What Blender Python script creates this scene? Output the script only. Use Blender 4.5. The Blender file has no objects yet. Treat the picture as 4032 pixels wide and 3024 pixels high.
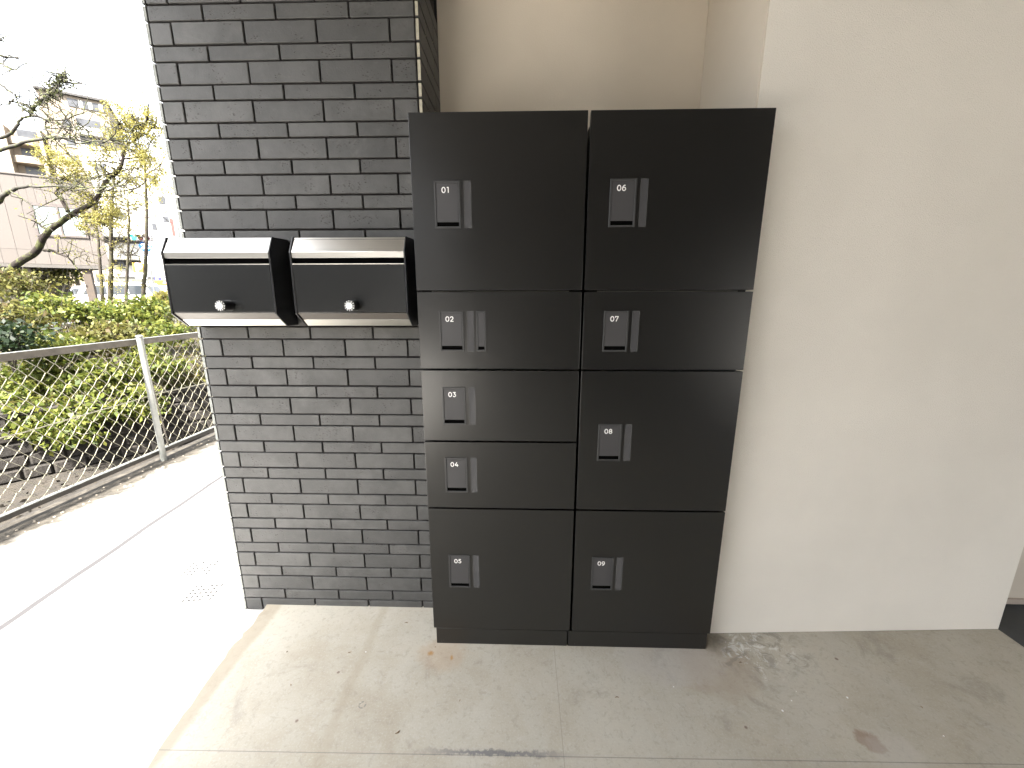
import bpy, bmesh, math, random
import numpy as np
from mathutils import Vector, Matrix
random.seed(7); rng = np.random.default_rng(11)
S = bpy.context.scene
COL = S.collection
R = math.radians

# ------------------------------------------------------------------ camera
F_PX, PITCH, YAW, ROLL = 1560.0, -0.216063, -0.027650, -0.00071
CAM = np.array([-0.200408, -1.366210, 1.402842])
def cam_axes():
    cy, sy, cp, sp = math.cos(YAW), math.sin(YAW), math.cos(PITCH), math.sin(PITCH)
    right = np.array([cy, -sy, 0.0]); fwd = np.array([sy*cp, cy*cp, sp]); up = np.cross(right, fwd)
    c, s = math.cos(ROLL), math.sin(ROLL)
    return c*right + s*up, -s*right + c*up, fwd
AX_R, AX_U, AX_F = cam_axes()
cd = bpy.data.cameras.new('camera'); cam = bpy.data.objects.new('camera', cd); COL.objects.link(cam)
cd.sensor_width = 36.0; cd.lens = 36.0*F_PX/4032.0; cd.clip_start = 0.05; cd.clip_end = 2000
cam.matrix_world = Matrix(((AX_R[0], AX_U[0], -AX_F[0], CAM[0]), (AX_R[1], AX_U[1], -AX_F[1], CAM[1]),
                           (AX_R[2], AX_U[2], -AX_F[2], CAM[2]), (0, 0, 0, 1)))
S.camera = cam

def at(px, py, Y):
    """survey: the world point seen at pixel (px,py) of the photograph that stands at depth Y"""
    d = AX_R*((px-2016)/F_PX) - AX_U*((py-1512)/F_PX) + AX_F
    return Vector(CAM + d*((Y-CAM[1])/d[1]))

# ------------------------------------------------------------------ light
SUN_DIR = Vector((-0.07, -0.60, 0.79)).normalized()          # towards the sun
w = bpy.data.worlds.new('World'); S.world = w; w.use_nodes = True
wn = w.node_tree; wn.nodes.clear()
sky = wn.nodes.new('ShaderNodeTexSky'); sky.sky_type = 'NISHITA'; sky.sun_disc = False
sky.sun_elevation = math.asin(SUN_DIR.z); sky.sun_rotation = math.atan2(SUN_DIR.x, SUN_DIR.y)
sky.air_density = 1.0; sky.dust_density = 4.0; sky.ozone_density = 1.0
hs = wn.nodes.new('ShaderNodeHueSaturation'); hs.inputs['Saturation'].default_value = 0.22
bg = wn.nodes.new('ShaderNodeBackground'); bg.inputs['Strength'].default_value = 0.085
wo = wn.nodes.new('ShaderNodeOutputWorld')
wn.links.new(sky.outputs[0], hs.inputs['Color']); wn.links.new(hs.outputs[0], bg.inputs['Color']); wn.links.new(bg.outputs[0], wo.inputs[0])
sd = bpy.data.lights.new('sun', 'SUN'); sun = bpy.data.objects.new('sun', sd); COL.objects.link(sun)
sd.energy = 3.2; sd.angle = R(1.5); sd.color = (1.0, 0.95, 0.87)
sun.rotation_euler = SUN_DIR.to_track_quat('Z', 'Y').to_euler()
S.view_settings.view_transform = 'Standard'; S.view_settings.look = 'None'
S.view_settings.gamma = 1.0; S.view_settings.use_curve_mapping = False
S.view_settings.exposure = 3.78
S.cycles.max_bounces = 12; S.cycles.diffuse_bounces = 8; S.cycles.glossy_bounces = 5
S.cycles.sample_clamp_indirect = 8.0
S.cycles.use_denoising = True

# ------------------------------------------------------------------ materials
class NT:
    def __init__(self, name):
        self.m = bpy.data.materials.new(name); self.m.use_nodes = True
        self.t = self.m.node_tree; self.t.nodes.clear()
        self.out = self.t.nodes.new('ShaderNodeOutputMaterial')
        self.tc = self.t.nodes.new('ShaderNodeTexCoord')
        self.P = self.tc.outputs['Object']
    def n(self, k): return self.t.nodes.new(k)
    def put(self, sock, v):
        if v is None: return
        if hasattr(v, 'is_output'): self.t.links.new(v, sock)
        elif isinstance(v, (tuple, list)):
            sock.default_value = (*v, 1.0) if len(v) == 3 and sock.type == 'RGBA' else v
        else: sock.default_value = v
    def scaled(self, s):
        x = self.n('ShaderNodeMapping'); self.put(x.inputs[0], self.P); x.inputs['Scale'].default_value = s; return x.outputs[0]
    def noise(self, scale, detail=4, rough=.55, vec=None, dist=0.0):
        x = self.n('ShaderNodeTexNoise'); self.put(x.inputs['Vector'], vec or self.P)
        x.inputs['Scale'].default_value = scale; x.inputs['Detail'].default_value = detail
        x.inputs['Roughness'].default_value = rough; x.inputs['Distortion'].default_value = dist
        return x.outputs['Fac']
    def voro(self, scale, vec=None, feat='F1', out='Distance'):
        x = self.n('ShaderNodeTexVoronoi'); x.feature = feat; self.put(x.inputs['Vector'], vec or self.P)
        x.inputs['Scale'].default_value = scale; return x.outputs[out]
    def math(self, op, a, b=0.5, c=None, clamp=False):
        x = self.n('ShaderNodeMath'); x.operation = op; x.use_clamp = clamp
        self.put(x.inputs[0], a); self.put(x.inputs[1], b)
        if c is not None: self.put(x.inputs[2], c)
        return x.outputs[0]
    def mr(self, v, a, b, c=0.0, d=1.0):
        x = self.n('ShaderNodeMapRange'); x.interpolation_type = 'SMOOTHSTEP'
        self.put(x.inputs[0], v)
        for i, k in enumerate((a, b, c, d)): x.inputs[1+i].default_value = k
        return x.outputs[0]
    def mix(self, f, a, b, mode='MIX'):
        x = self.n('ShaderNodeMix'); x.data_type = 'RGBA'; x.blend_type = mode
        self.put(x.inputs[0], f); self.put(x.inputs[6], a); self.put(x.inputs[7], b); return x.outputs[2]
    def xyz(self):
        x = self.n('ShaderNodeSeparateXYZ'); self.put(x.inputs[0], self.P); return x.outputs
    def own(self):
        x = self.n('ShaderNodeVectorMath'); x.operation = 'ADD'       # every copy samples its own patch of the pattern
        y = self.n('ShaderNodeVectorMath'); y.operation = 'SCALE'; y.inputs['Scale'].default_value = 7.31
        self.t.links.new(self.n('ShaderNodeObjectInfo').outputs['Location'], y.inputs[0])
        self.t.links.new(self.tc.outputs['Object'], x.inputs[0]); self.t.links.new(y.outputs[0], x.inputs[1]); self.P = x.outputs[0]
    def rnd(self): return self.n('ShaderNodeObjectInfo').outputs['Random']
    def island(self): return self.n('ShaderNodeNewGeometry').outputs['Random Per Island']
    def bump(self, h, strength=.3, dist=.01):
        x = self.n('ShaderNodeBump'); x.inputs['Strength'].default_value = strength; x.inputs['Distance'].default_value = dist
        self.put(x.inputs['Height'], h); return x.outputs[0]
    def pbr(self, color, rough=.6, metal=0.0, normal=None, spec=.5, emit=None, estr=0.0, trans=None):
        b = self.n('ShaderNodeBsdfPrincipled')
        self.put(b.inputs['Base Color'], color); self.put(b.inputs['Roughness'], rough); self.put(b.inputs['Metallic'], metal)
        self.put(b.inputs['Specular IOR Level'], spec)
        if normal is not None: self.put(b.inputs['Normal'], normal)
        if emit is not None:
            self.put(b.inputs['Emission Color'], emit); b.inputs['Emission Strength'].default_value = estr
        sh = b.outputs[0]
        if trans is not None:
            t = self.n('ShaderNodeBsdfTranslucent'); self.put(t.inputs['Color'], color)
            mx = self.n('ShaderNodeMixShader'); mx.inputs[0].default_value = trans
            self.t.links.new(sh, mx.inputs[1]); self.t.links.new(t.outputs[0], mx.inputs[2]); sh = mx.outputs[0]
        self.t.links.new(sh, self.out.inputs[0]); return self.m

def mul(c, k): return tuple(min(1.0, x*k) for x in c)
def simple(name, c, rough=.6, metal=0.0, var=.15, scale=8.0, bump=0.0, bscale=60.0, orand=0.0, spec=.5, dist=.004):
    n = NT(name)
    f = n.mr(n.noise(scale, 6, .6), .3, .7)
    col = n.mix(f, mul(c, 1-var), mul(c, 1+var))
    if orand: col = n.mix(n.math('MULTIPLY', n.rnd(), orand), col, mul(c, .55))
    nm = n.bump(n.noise(bscale, 5, .6), bump, dist) if bump else None
    r = n.math('ADD', n.math('MULTIPLY', f, .12), rough-.06)
    return n.pbr(col, r, metal, nm, spec)

def m_brick():
    n = NT('tile_charcoal'); n.own()
    big = n.mr(n.noise(9, 5, .6), .3, .72)
    base = n.mix(big, (.060, .060, .058), (.094, .093, .090))
    base = n.mix(n.math('MULTIPLY', n.rnd(), .55), base, (.054, .054, .053))
    streak = n.mr(n.noise(60, 4, .7, n.scaled((.5, 1, 1.2))), .55, .8)
    base = n.mix(n.math('MULTIPLY', streak, .30), base, (.12, .12, .117))
    pit = n.mr(n.voro(120, n.scaled((.55, .55, 1.3))), .10, .36, 1.0, 0.0)
    gate = n.mr(n.noise(14, 3), .50, .62)
    pit = n.math('MULTIPLY', pit, gate)
    base = n.mix(n.math('MULTIPLY', pit, .6), base, (.032, .024, .023))
    smear = n.mr(n.noise(3.1, 6, .72, None, .6), .60, .74)
    low = .45
    base = n.mix(n.math('MULTIPLY', n.math('MULTIPLY', smear, low), .5), base, (.20, .195, .185))
    h = n.math('ADD', n.math('MULTIPLY', n.noise(130, 5, .65), .5), n.math('MULTIPLY', pit, -1.1))
    return n.pbr(base, .62, 0, n.bump(h, .55, .003), .4)

def m_floor():
    n = NT('worn_concrete')
    x, y, z = n.xyz()
    a = n.mr(n.noise(1.7, 7, .62, None, .4), .30, .70)
    b = n.mr(n.noise(7.5, 8, .66, None, .5), .36, .68)
    c = n.noise(55, 6, .7)
    col = n.mix(a, (.362, .326, .258), (.458, .426, .356))
    col = n.mix(n.math('MULTIPLY', b, .45), col, (.475, .46, .405))
    col = n.mix(n.math('MULTIPLY', n.mr(n.noise(4.3, 6, .7, None, .9), .56, .70), .45), col, (.235, .215, .180))
    col = n.mix(n.math('MULTIPLY', n.mr(n.noise(16, 5, .7), .58, .72), .30), col, (.52, .50, .455))
    col = n.mix(n.math('MULTIPLY', n.mr(c, .52, .70), .34), col, (.235, .212, .175))
    col = n.mix(n.math('MULTIPLY', n.mr(n.noise(150, 4, .75), .50, .68), .38), col, (.53, .51, .45))
    col = n.mix(n.math('MULTIPLY', n.mr(n.noise(31, 6, .75, None, .6), .54, .66), .30), col, (.25, .225, .185))
    wob = n.math('MULTIPLY', n.math('SUBTRACT', n.noise(6, 5, .6), .5), .05)
    fin = n.math('MULTIPLY', n.math('SUBTRACT', n.noise(70, 4, .7), .5), .012)
    def band(v, pos, half, soft):
        d = n.math('ABSOLUTE', n.math('SUBTRACT', n.math('ADD', v, n.math('ADD', wob, fin)), pos))
        return n.mr(d, half, half+soft, 1.0, 0.0)
    def line(v, pos, half, soft=.0012, k=.1):
        d = n.math('ABSOLUTE', n.math('SUBTRACT', n.math('ADD', v, n.math('MULTIPLY', fin, k)), pos))
        return n.mr(d, half, half+soft, 1.0, 0.0)
    def blob(cx, cy, r, soft, nz=9.0, amt=.09, sx=1.0):
        dx = n.math('MULTIPLY', n.math('SUBTRACT', x, cx), sx); dy = n.math('SUBTRACT', y, cy)
        d = n.math('SQRT', n.math('ADD', n.math('MULTIPLY', dx, dx), n.math('MULTIPLY', dy, dy)))
        d = n.math('ADD', d, n.math('MULTIPLY', n.math('SUBTRACT', n.noise(nz, 6, .7, None, .8), .5), amt))
        return n.mr(d, r, r+soft, 1.0, 0.0)
    def over(f, k, cc):
        nonlocal col
        col = n.mix(n.math('MULTIPLY', f, k), col, cc)
    over(band(x, -.832, .006, .024), .30, (.31, .265, .185))            # tan drip line running out from the lockers
    over(n.mr(n.math('ADD', n.math('SUBTRACT', n.math('MULTIPLY', x, -1), 1.30), n.math('MULTIPLY', wob, .9)), .0, .03), .62, (.30, .255, .185))
    over(blob(-.52, -.052, .05, .05, 14, .12, .8), .30, (.40, .27, .16))
    over(blob(-.565, -.047, .004, .012, 40, .02), .8, (.36, .19, .05))
    over(blob(-.478, -.066, .004, .012, 40, .03, 2.2), .8, (.38, .21, .07))
    over(blob(.924, -.333, .030, .015, 16, .07), .62, (.235, .150, .105))
    over(blob(.98, -.37, .05, .04, 12, .16), .35, (.50, .47, .43))
    over(blob(.56, -.06, .10, .10, 8, .25), .35, (.30, .225, .16))
    over(blob(.40, -.055, .08, .05, 9, .2, .5), .35, (.46, .43, .40))
    spall = n.math('MULTIPLY', blob(.745, .012, .06, .07, 10, .30, .75), n.mr(n.noise(24, 6, .75, None, 1.2), .50, .60))
    over(spall, .85, (.66, .66, .63))
    over(n.math('MULTIPLY', blob(.76, .02, .10, .08, 8, .2, .7), n.mr(n.noise(18, 6, .7, None, 1.0), .52, .42)), .45, (.165, .150, .130))
    over(blob(.60, .045, .035, .06, 10, .08), .5, (.17, .155, .13))
    dxr = n.math('SUBTRACT', x, -.759); dyr = n.math('SUBTRACT', y, -.26)
    rr = n.math('SQRT', n.math('ADD', n.math('MULTIPLY', dxr, dxr), n.math('MULTIPLY', dyr, dyr)))
    ring = n.math('MULTIPLY', n.mr(n.math('ABSOLUTE', n.math('SUBTRACT', rr, .0105)), .0018, .0035, 1.0, 0.0), n.mr(n.noise(120, 3), .4, .55))
    over(ring, .6, (.13, .125, .13))
    for px_, py_, r_ in ((-.90, -.14, .003), (-.96, -.32, .003), (.55, -.30, .003), (1.05, -.03, .004)):
        over(blob(px_, py_, r_, .004, 90, .006), .75, (.15, .10, .08))
    over(line(x, -.066, .0004), .45, (.17, .155, .13))                   # saw cuts
    over(line(n.math('SUBTRACT', y, n.math('MULTIPLY', x, .012)), -.402, .0008), .55, (.14, .135, .13))
    sm = n.math('MULTIPLY', n.mr(n.math('ABSOLUTE', n.math('ADD', x, .28)), .05, .30, 1.0, 0.0),
                n.mr(n.math('ABSOLUTE', n.math('ADD', n.math('ADD', y, .398), n.math('MULTIPLY', n.math('SUBTRACT', n.noise(40, 6, .75), .5), .05))), .002, .012, 1.0, 0.0))
    over(sm, .75, (.105, .11, .125))
    h = n.math('ADD', n.math('MULTIPLY', n.noise(110, 6, .7), .35), n.math('ADD', n.math('MULTIPLY', a, .5), n.math('MULTIPLY', spall, -1.2)))
    return n.pbr(col, n.math('ADD', n.math('MULTIPLY', b, .15), .62), 0, n.bump(h, .35, .004), .35)

def m_sidewalk():
    n = NT('pale_pavement')
    x, y, z = n.xyz()
    a = n.mr(n.noise(2.2, 7, .65), .35, .66)
    col = n.mix(a, (.50, .485, .46), (.60, .585, .56))
    near = n.mr(n.math('ADD', x, n.math('MULTIPLY', n.math('SUBTRACT', n.noise(3.0, 7, .7, None, .5), .5), .55)), -3.32, -2.98, 1.0, 0.0)
    dirt = n.mix(n.mr(n.noise(11, 7, .72, None, .8), .40, .62), (.020, .017, .0125), (.052, .046, .037))
    col = n.mix(n.math('MULTIPLY', near, 1.0), col, dirt)
    d = n.math('ABSOLUTE', n.math('SUBTRACT', n.math('ADD', x, n.math('ADD', n.math('MULTIPLY', y, .10), n.math('MULTIPLY', n.math('SUBTRACT', n.noise(2.0, 4), .5), .05))), -2.505))
    seam = n.mr(d, .014, .034, 1.0, 0.0)
    col = n.mix(n.math('MULTIPLY', seam, .96), col, (.016, .015, .018))
    h = n.math('SUBTRACT', n.noise(60, 6, .7), n.math('MULTIPLY', seam, 2.0))
    return n.pbr(col, .8, 0, n.bump(h, .4, .004), .3)

def m_plaster(name, c, bs=160, st=.35):
    n = NT(name)
    a = n.mr(n.noise(1.3, 4, .6), .3, .7)
    col = n.mix(a, mul(c, .955), mul(c, 1.03))
    sp = n.mr(n.voro(9), .012, .022, 1.0, 0.0)
    col = n.mix(n.math('MULTIPLY', n.math('MULTIPLY', sp, n.mr(n.noise(2.1, 2), .6, .66)), .5), col, mul(c, .5))
    h = n.noise(bs, 4, .62)
    return n.pbr(col, .82, 0, n.bump(h, st, .004), .25)

def m_satin(name, c, rough, bumpst=.06, spec=.5):
    n = NT(name)
    f = n.noise(5, 4, .6)
    h = n.noise(700, 2, .5)
    smudge = n.mr(n.noise(2.6, 6, .7, None, .7), .45, .75)
    r = n.math('ADD', n.math('MULTIPLY', smudge, .012), rough)
    dust = n.mr(n.xyz()[2], 0, .5, .5, 0)
    return n.pbr(n.mix(n.math('MULTIPLY', f, .25), c, mul(c, 1.3)), r, 0, n.bump(h, bumpst, .001), spec)

def m_steel(name, c=(.60, .585, .55), rough=.30):
    n = NT(name)
    g = n.noise(3.0, 5, .7, n.scaled((1, 160, 160)))
    col = n.mix(g, mul(c, .86), mul(c, 1.1))
    return n.pbr(col, n.math('ADD', n.math('MULTIPLY', g, .14), rough-.07), 1.0, n.bump(g, .10, .001))

def m_leaf(name, c1, c2, c3, trans=.45):
    n = NT(name)
    i = n.island()
    col = n.mix(n.mr(i, .0, .55), c1, c2); col = n.mix(n.mr(i, .6, 1.0), col, c3)
    return n.pbr(col, .55, 0, None, .3, trans=trans)

def m_bark(name, c, moss=.0):
    n = NT(name)
    f = n.noise(18, 6, .7, n.scaled((1, 1, .35)))
    col = n.mix(f, mul(c, .55), mul(c, 1.35))
    if moss: col = n.mix(n.math('MULTIPLY', n.mr(n.noise(6, 5, .7), .48, .6), moss), col, (.075, .085, .030))
    return n.pbr(col, .9, 0, n.bump(f, .7, .02), .2)

def m_emit(name, c, s):
    n = NT(name); return n.pbr(mul(c, .5), .3, 0, None, .5, c, s)

M = {}
M['brick'] = m_brick()
M['cut'] = simple('tile_cut_edge', (.40, .375, .29), .85, var=.2, scale=60, bump=.4, bscale=200)
M['cutL'] = simple('tile_cut_edge_skylit', (.25, .26, .24), .8, var=.2, scale=60, bump=.4, bscale=200)  # left copy of the cut edge, its sky-lit grey-green put into the colour
M['core'] = simple('joint_bed', (.020, .017, .017), .95, var=.25, scale=30, bump=.3)
M['floor'] = m_floor()
M['walk'] = m_sidewalk()
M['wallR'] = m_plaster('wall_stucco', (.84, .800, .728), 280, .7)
M['wallA'] = m_plaster('shaded_stucco', (.66, .602, .515), 200, .22)  # same paint as the right wall, darkened to carry the recess shade
M['ceil'] = simple('ceiling_board', (.15, .14, .125), .85, var=.04, scale=2, bump=.1)
M['oppo'] = simple('dark_wall_paint', (.20, .188, .168), .8, var=.05)
M['dark'] = simple('dark_paint', (.05, .05, .05), .7, var=.1)
M['mat'] = simple('dark_grey_tile', (.045, .050, .055), .55, var=.2, scale=5, bump=.2)
M['base'] = simple('pinkish_skirting', (.42, .36, .31), .7, var=.08)
M['locker'] = m_satin('satin_black_door', (.0026, .0026, .0026), .28, .05, .85)
M['carcass'] = m_satin('black_carcass', (.010, .010, .010), .5)
M['plinth'] = m_satin('black_plinth', (.014, .014, .014), .42)
M['lframe'] = m_satin('charcoal_lock_frame', (.044, .044, .045), .42)
M['lpanel'] = m_satin('charcoal_lock_panel', (.047, .046, .048), .46)
M['slot'] = simple('slot_void', (.0015, .0015, .0015), .9, var=.1, spec=.03)
M['strip'] = m_satin('gloss_name_strip', (.07, .07, .074), .14, .01, .75)
M['strip'].node_tree.nodes['Principled BSDF'].inputs['Metallic'].default_value = .12
M['stripB'] = m_satin('gloss_name_strip_edge', (.10, .10, .10), .25, .01, .6)
M['white'] = simple('white_print', (.85, .85, .83), .6, var=.02)
M['gleam'] = simple('gap_gleam', (.30, .29, .265), .5, var=.05)  # pale tone painted for light reflecting in the door gap
M['steel'] = m_steel('brushed_steel')
M['steelB'] = m_steel('brushed_steel_lower', (.62, .60, .55), .34)
M['mbox'] = m_satin('mailbox_black', (.010, .0105, .0105), .26, .03)
M['mboxlow'] = m_satin('bevel_floor_reflection', (.085, .076, .066), .42, .03)  # floor reflection on the black bevel put into a grey-brown colour
M['mboxside'] = m_satin('mailbox_cheek', (.012, .012, .014), .28, .02, .6)
M['dial'] = m_satin('dial_black', (.008, .008, .009), .35, .02)
M['disc'] = simple('dial_disc', (.72, .74, .73), .45, var=.06, scale=300)
M['galv'] = simple('galvanised_pipe', (.17, .175, .165), .45, .3, var=.12, scale=20, bump=.1)
M['rail'] = simple('shaded_rail', (.085, .075, .062), .6, .3, var=.25, scale=12, bump=.15)  # brown-grey with the shade on the rail faces put into the colour
M['wire'] = simple('coated_wire', (.19, .178, .132), .5, .1, var=.12, scale=30)
M['soil'] = simple('dry_canal_bed', (.016, .0125, .0082), .95, var=.40, scale=3.5, bump=.8, bscale=9, dist=.06)
M['slope'] = simple('leafy_bank_soil', (.020, .016, .010), .95, var=.42, scale=4.5, bump=.9, bscale=8, dist=.06)
M['stone'] = simple('bank_stone', (.017, .014, .011), .9, var=.30, scale=6, bump=.7, bscale=20, orand=.6, dist=.02)
M['asphalt'] = simple('street_asphalt', (.05, .049, .048), .9, var=.15, scale=6, bump=.3)
M['beige'] = simple('beige_panel', (.066, .056, .049), .75, var=.10, scale=1.1, bump=.15, bscale=30, orand=.22)
M['beigecol'] = simple('brown_column', (.045, .033, .024), .8, var=.15, scale=4)
M['under'] = simple('shadowed_wall', (.055, .05, .045), .9, var=.2)
M['wframe'] = simple('bronze_window_frame', (.05, .04, .036), .5)
M['glass'] = m_satin('window_glass', (.20, .23, .215), .05, .02, 1.0)
M['glass'].node_tree.nodes['Principled BSDF'].inputs['Metallic'].default_value = .55
M['cream'] = simple('cream_render', (.20, .165, .125), .8, var=.06, scale=.4)
M['creamw'] = simple('white_balcony', (.30, .29, .265), .8, var=.04)
M['winfar'] = simple('far_window_dark', (.026, .028, .033), .4, var=.3, scale=.5)
M['whitew'] = simple('white_render', (.34, .33, .31), .8, var=.04, scale=.4)
M['greyw'] = simple('grey_canopy', (.075, .073, .064), .8, var=.08)
M['gcol'] = simple('grey_band', (.030, .028, .027), .8, var=.08)
M['barkD'] = m_bark('dark_bark', (.017, .013, .011), .55)
M['barkG'] = m_bark('mossy_bark', (.042, .039, .034), .75)
M['barkS'] = m_bark('slim_trunk_bark', (.040, .033, .026), .35)
M['twig'] = m_bark('grey_twig', (.17, .155, .12), .2)
M['leafY'] = m_leaf('spring_leaf_yellow', (.20, .183, .048), (.26, .24, .068), (.14, .115, .046), .6)
M['leafG'] = m_leaf('shrub_leaf_green', (.045, .066, .013), (.098, .116, .020), (.145, .145, .030), .45)
M['leafB'] = m_leaf('shrub_leaf_olive', (.060, .062, .018), (.108, .104, .026), (.060, .043, .020), .40)
M['leafD'] = m_leaf('evergreen_leaf_dark', (.005, .012, .004), (.008, .018, .006), (.016, .026, .008), .3)
M['leafM'] = m_leaf('moss_leaf', (.07, .085, .030), (.10, .105, .045), (.08, .07, .04), .4)
M['carw'] = simple('white_car_paint', (.72, .72, .72), .25, var=.02)
M['carglass'] = m_satin('car_glass', (.03, .035, .04), .05, .005, .8)
M['tyre'] = simple('tyre_rubber', (.02, .02, .02), .8)
M['rim'] = simple('wheel_rim', (.5, .5, .5), .35, .7)
M['lampR'] = simple('tail_lamp_red', (.35, .02, .02), .3)
M['blue'] = simple('route_sign_blue', (.006, .060, .22), .4, var=.03)
M['signw'] = simple('sign_white', (.80, .80, .80), .5, var=.02)
M['yellow'] = simple('sign_yellow', (.22, .140, .008), .5, var=.03)
M['navy'] = simple('sign_navy', (.015, .015, .075), .5, var=.05)
M['red'] = simple('sign_red', (.16, .016, .012), .5, var=.05)
M['plum'] = simple('sign_plum', (.04, .015, .06), .5, var=.05)
M['greylamp'] = simple('signal_housing', (.24, .23, .23), .6)
M['lampdark'] = simple('signal_dark_lens', (.10, .02, .025), .3)
M['green'] = m_emit('signal_green', (.05, .85, .62), .55)
M['plate'] = simple('steel_cover_plate', (.30, .295, .29), .5, .2, var=.05)
M['studm'] = simple('cover_stud', (.012, .012, .013), .6, var=.1)
M['scuff'] = simple('dry_scuff', (.09, .09, .088), .9, var=.3, scale=200)
M['grit'] = simple('pale_grit', (.20, .175, .14), .9, var=.5, scale=40)
M['crumb'] = simple('crumb', (.20, .14, .09), .9, var=.5, scale=80)

# ------------------------------------------------------------------ mesh helpers
class MB:
    def __init__(s): s.v = []; s.f = []; s.mi = []
    def face(s, pts, mi=0):
        b = len(s.v); s.v += [tuple(p) for p in pts]; s.f.append(tuple(range(b, b+len(pts)))); s.mi.append(mi)
    def box(s, x0, x1, y0, y1, z0, z1, mi=0, T=None):
        b = len(s.v)
        c = [(x0,y0,z0),(x1,y0,z0),(x1,y1,z0),(x0,y1,z0),(x0,y0,z1),(x1,y0,z1),(x1,y1,z1),(x0,y1,z1)]
        if T: c = [tuple(T(Vector(p))) for p in c]
        s.v += c
        for q in ((0,3,2,1),(4,5,6,7),(0,1,5,4),(1,2,6,5),(2,3,7,6),(3,0,4,7)):
            s.f.append(tuple(b+i for i in q)); s.mi.append(mi)
        return s
    def prism(s, poly, ext, mi=0, T=None):
        """poly: list of 3D points (ring), ext: extrusion vector"""
        n = len(poly); b = len(s.v); e = Vector(ext)
        p0 = [Vector(p) for p in poly]; p1 = [p+e for p in p0]
        nv = Vector((0,0,0))
        for i in range(n): nv += p0[i].cross(p0[(i+1) % n])
        if nv.dot(e) > 0: p0.reverse(); p1.reverse()
        s.v += [tuple(p) for p in p0] + [tuple(p) for p in p1]
        s.f.append(tuple(b+i for i in range(n))); s.mi.append(mi)
        s.f.append(tuple(b+n+i for i in reversed(range(n)))); s.mi.append(mi)
        for i in range(n):
            j = (i+1) % n; s.f.append((b+j, b+i, b+n+i, b+n+j)); s.mi.append(mi)
        return s
    def tube(s, pts, rad, n=8, mi=0, cap=True):
        pts = [Vector(p) for p in pts]
        if not hasattr(rad, '__len__'): rad = [rad]*len(pts)
        b0 = len(s.v); ref = None
        for i, p in enumerate(pts):
            d = (pts[min(i+1, len(pts)-1)] - pts[max(i-1, 0)]).normalized()
            if ref is None: ref = Vector((1,0,0)) if abs(d.x) < .8 else Vector((0,1,0))
            a = (ref - d*ref.dot(d)).normalized(); c = d.cross(a); ref = a
            for k in range(n):
                t = 2*math.pi*k/n; s.v.append(tuple(p + (a*math.cos(t) + c*math.sin(t))*rad[i]))
        for i in range(len(pts)-1):
            for k in range(n):
                k2 = (k+1) % n; o = b0+i*n
                s.f.append((o+k, o+k2, o+n+k2, o+n+k)); s.mi.append(mi)
        if cap:
            s.f.append(tuple(b0+k for k in reversed(range(n)))); s.mi.append(mi)
            o = b0+(len(pts)-1)*n; s.f.append(tuple(o+k for k in range(n))); s.mi.append(mi)
        return s
    def mesh(s, name, mats, smooth=False, bevel=0.0, seg=1):
        me = bpy.data.meshes.new(name); me.from_pydata(s.v, [], s.f)
        for m in (mats if isinstance(mats, (list, tuple)) else [mats]): me.materials.append(m)
        me.polygons.foreach_set('material_index', s.mi)
        if smooth: me.polygons.foreach_set('use_smooth', [True]*len(me.polygons))
        if bevel:
            bm = bmesh.new(); bm.from_mesh(me)
            bmesh.ops.bevel(bm, geom=bm.edges[:], offset=bevel, segments=seg, affect='EDGES', profile=.6)
            bm.to_mesh(me); bm.free()
        me.update(); return me

def link(name, me, parent=None, loc=None, kind=None):
    o = bpy.data.objects.new(name, me); COL.objects.link(o)
    if parent is not None: o.parent = parent
    if loc is not None: o.location = loc
    if kind: o['kind'] = kind
    return o
def tag(o, label, cat, group=None):
    o['label'] = label; o['category'] = cat
    if group: o['group'] = group
    return o
def thing(name, label, cat, loc=(0,0,0), group=None, rotz=0.0):
    o = bpy.data.objects.new(name, None); COL.objects.link(o); o.location = loc; o.rotation_euler = (0,0,rotz)
    o.empty_display_size = .1
    return tag(o, label, cat, group)
def struct(name, me): return link(name, me, kind='structure')
def boxo(name, m, x0, x1, y0, y1, z0, z1, parent=None, bevel=0.0, seg=1):
    return link(name, MB().box(x0,x1,y0,y1,z0,z1).mesh(name, m, bevel=bevel, seg=seg), parent)

# ------------------------------------------------------------------ the ground
ZS = -.03                                                     # pavement level below the entrance slab
# entrance slab with its broken edge
edge = []
yy = .192
while yy > -4.8:
    base = -1.398 + (.192-yy)*.078 if yy > -.5 else -1.344
    edge.append((base + random.gauss(0, .0045) + .008*math.sin(yy*9), yy)); yy -= random.uniform(.02, .05)
mb = MB()
ring = [(1.86, .60), (-1.386, .60)] + edge + [(1.86, -4.8)]
top = [(x, y, 0.0) for x, y in ring]; mb.face(top)
for i in range(1, len(ring)-2):
    a, b = ring[i], ring[i+1]
    j1 = random.uniform(.006, .016)
    mb.face([(a[0], a[1], 0), (b[0], b[1], 0), (b[0]-.010, b[1], ZS-.01), (a[0]-.010, a[1], ZS-.01)])
struct('floor', mb.mesh('floor', M['floor']))
boxo('floor_niche', M['mat'], 1.858, 9.2, -4.8, .60, -.20, .0015)['kind'] = 'structure'
bpy.data.objects['floor_niche'].name = 'entrance_floor'
struct('sidewalk', MB().box(-3.53, -1.30, -9, 14, -.40, ZS).mesh('sidewalk', M['walk']))
mb = MB(); mb.box(-60, 0, -40, 60, -3.2, -2.3); struct('canal_bed', mb.mesh('canal_bed', M['soil']))
# canal wall under the pavement
boxo('canal_wall', M['stone'], -3.62, -3.532, -9, 14, -2.31, -.06)['kind'] = 'structure'
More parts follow.
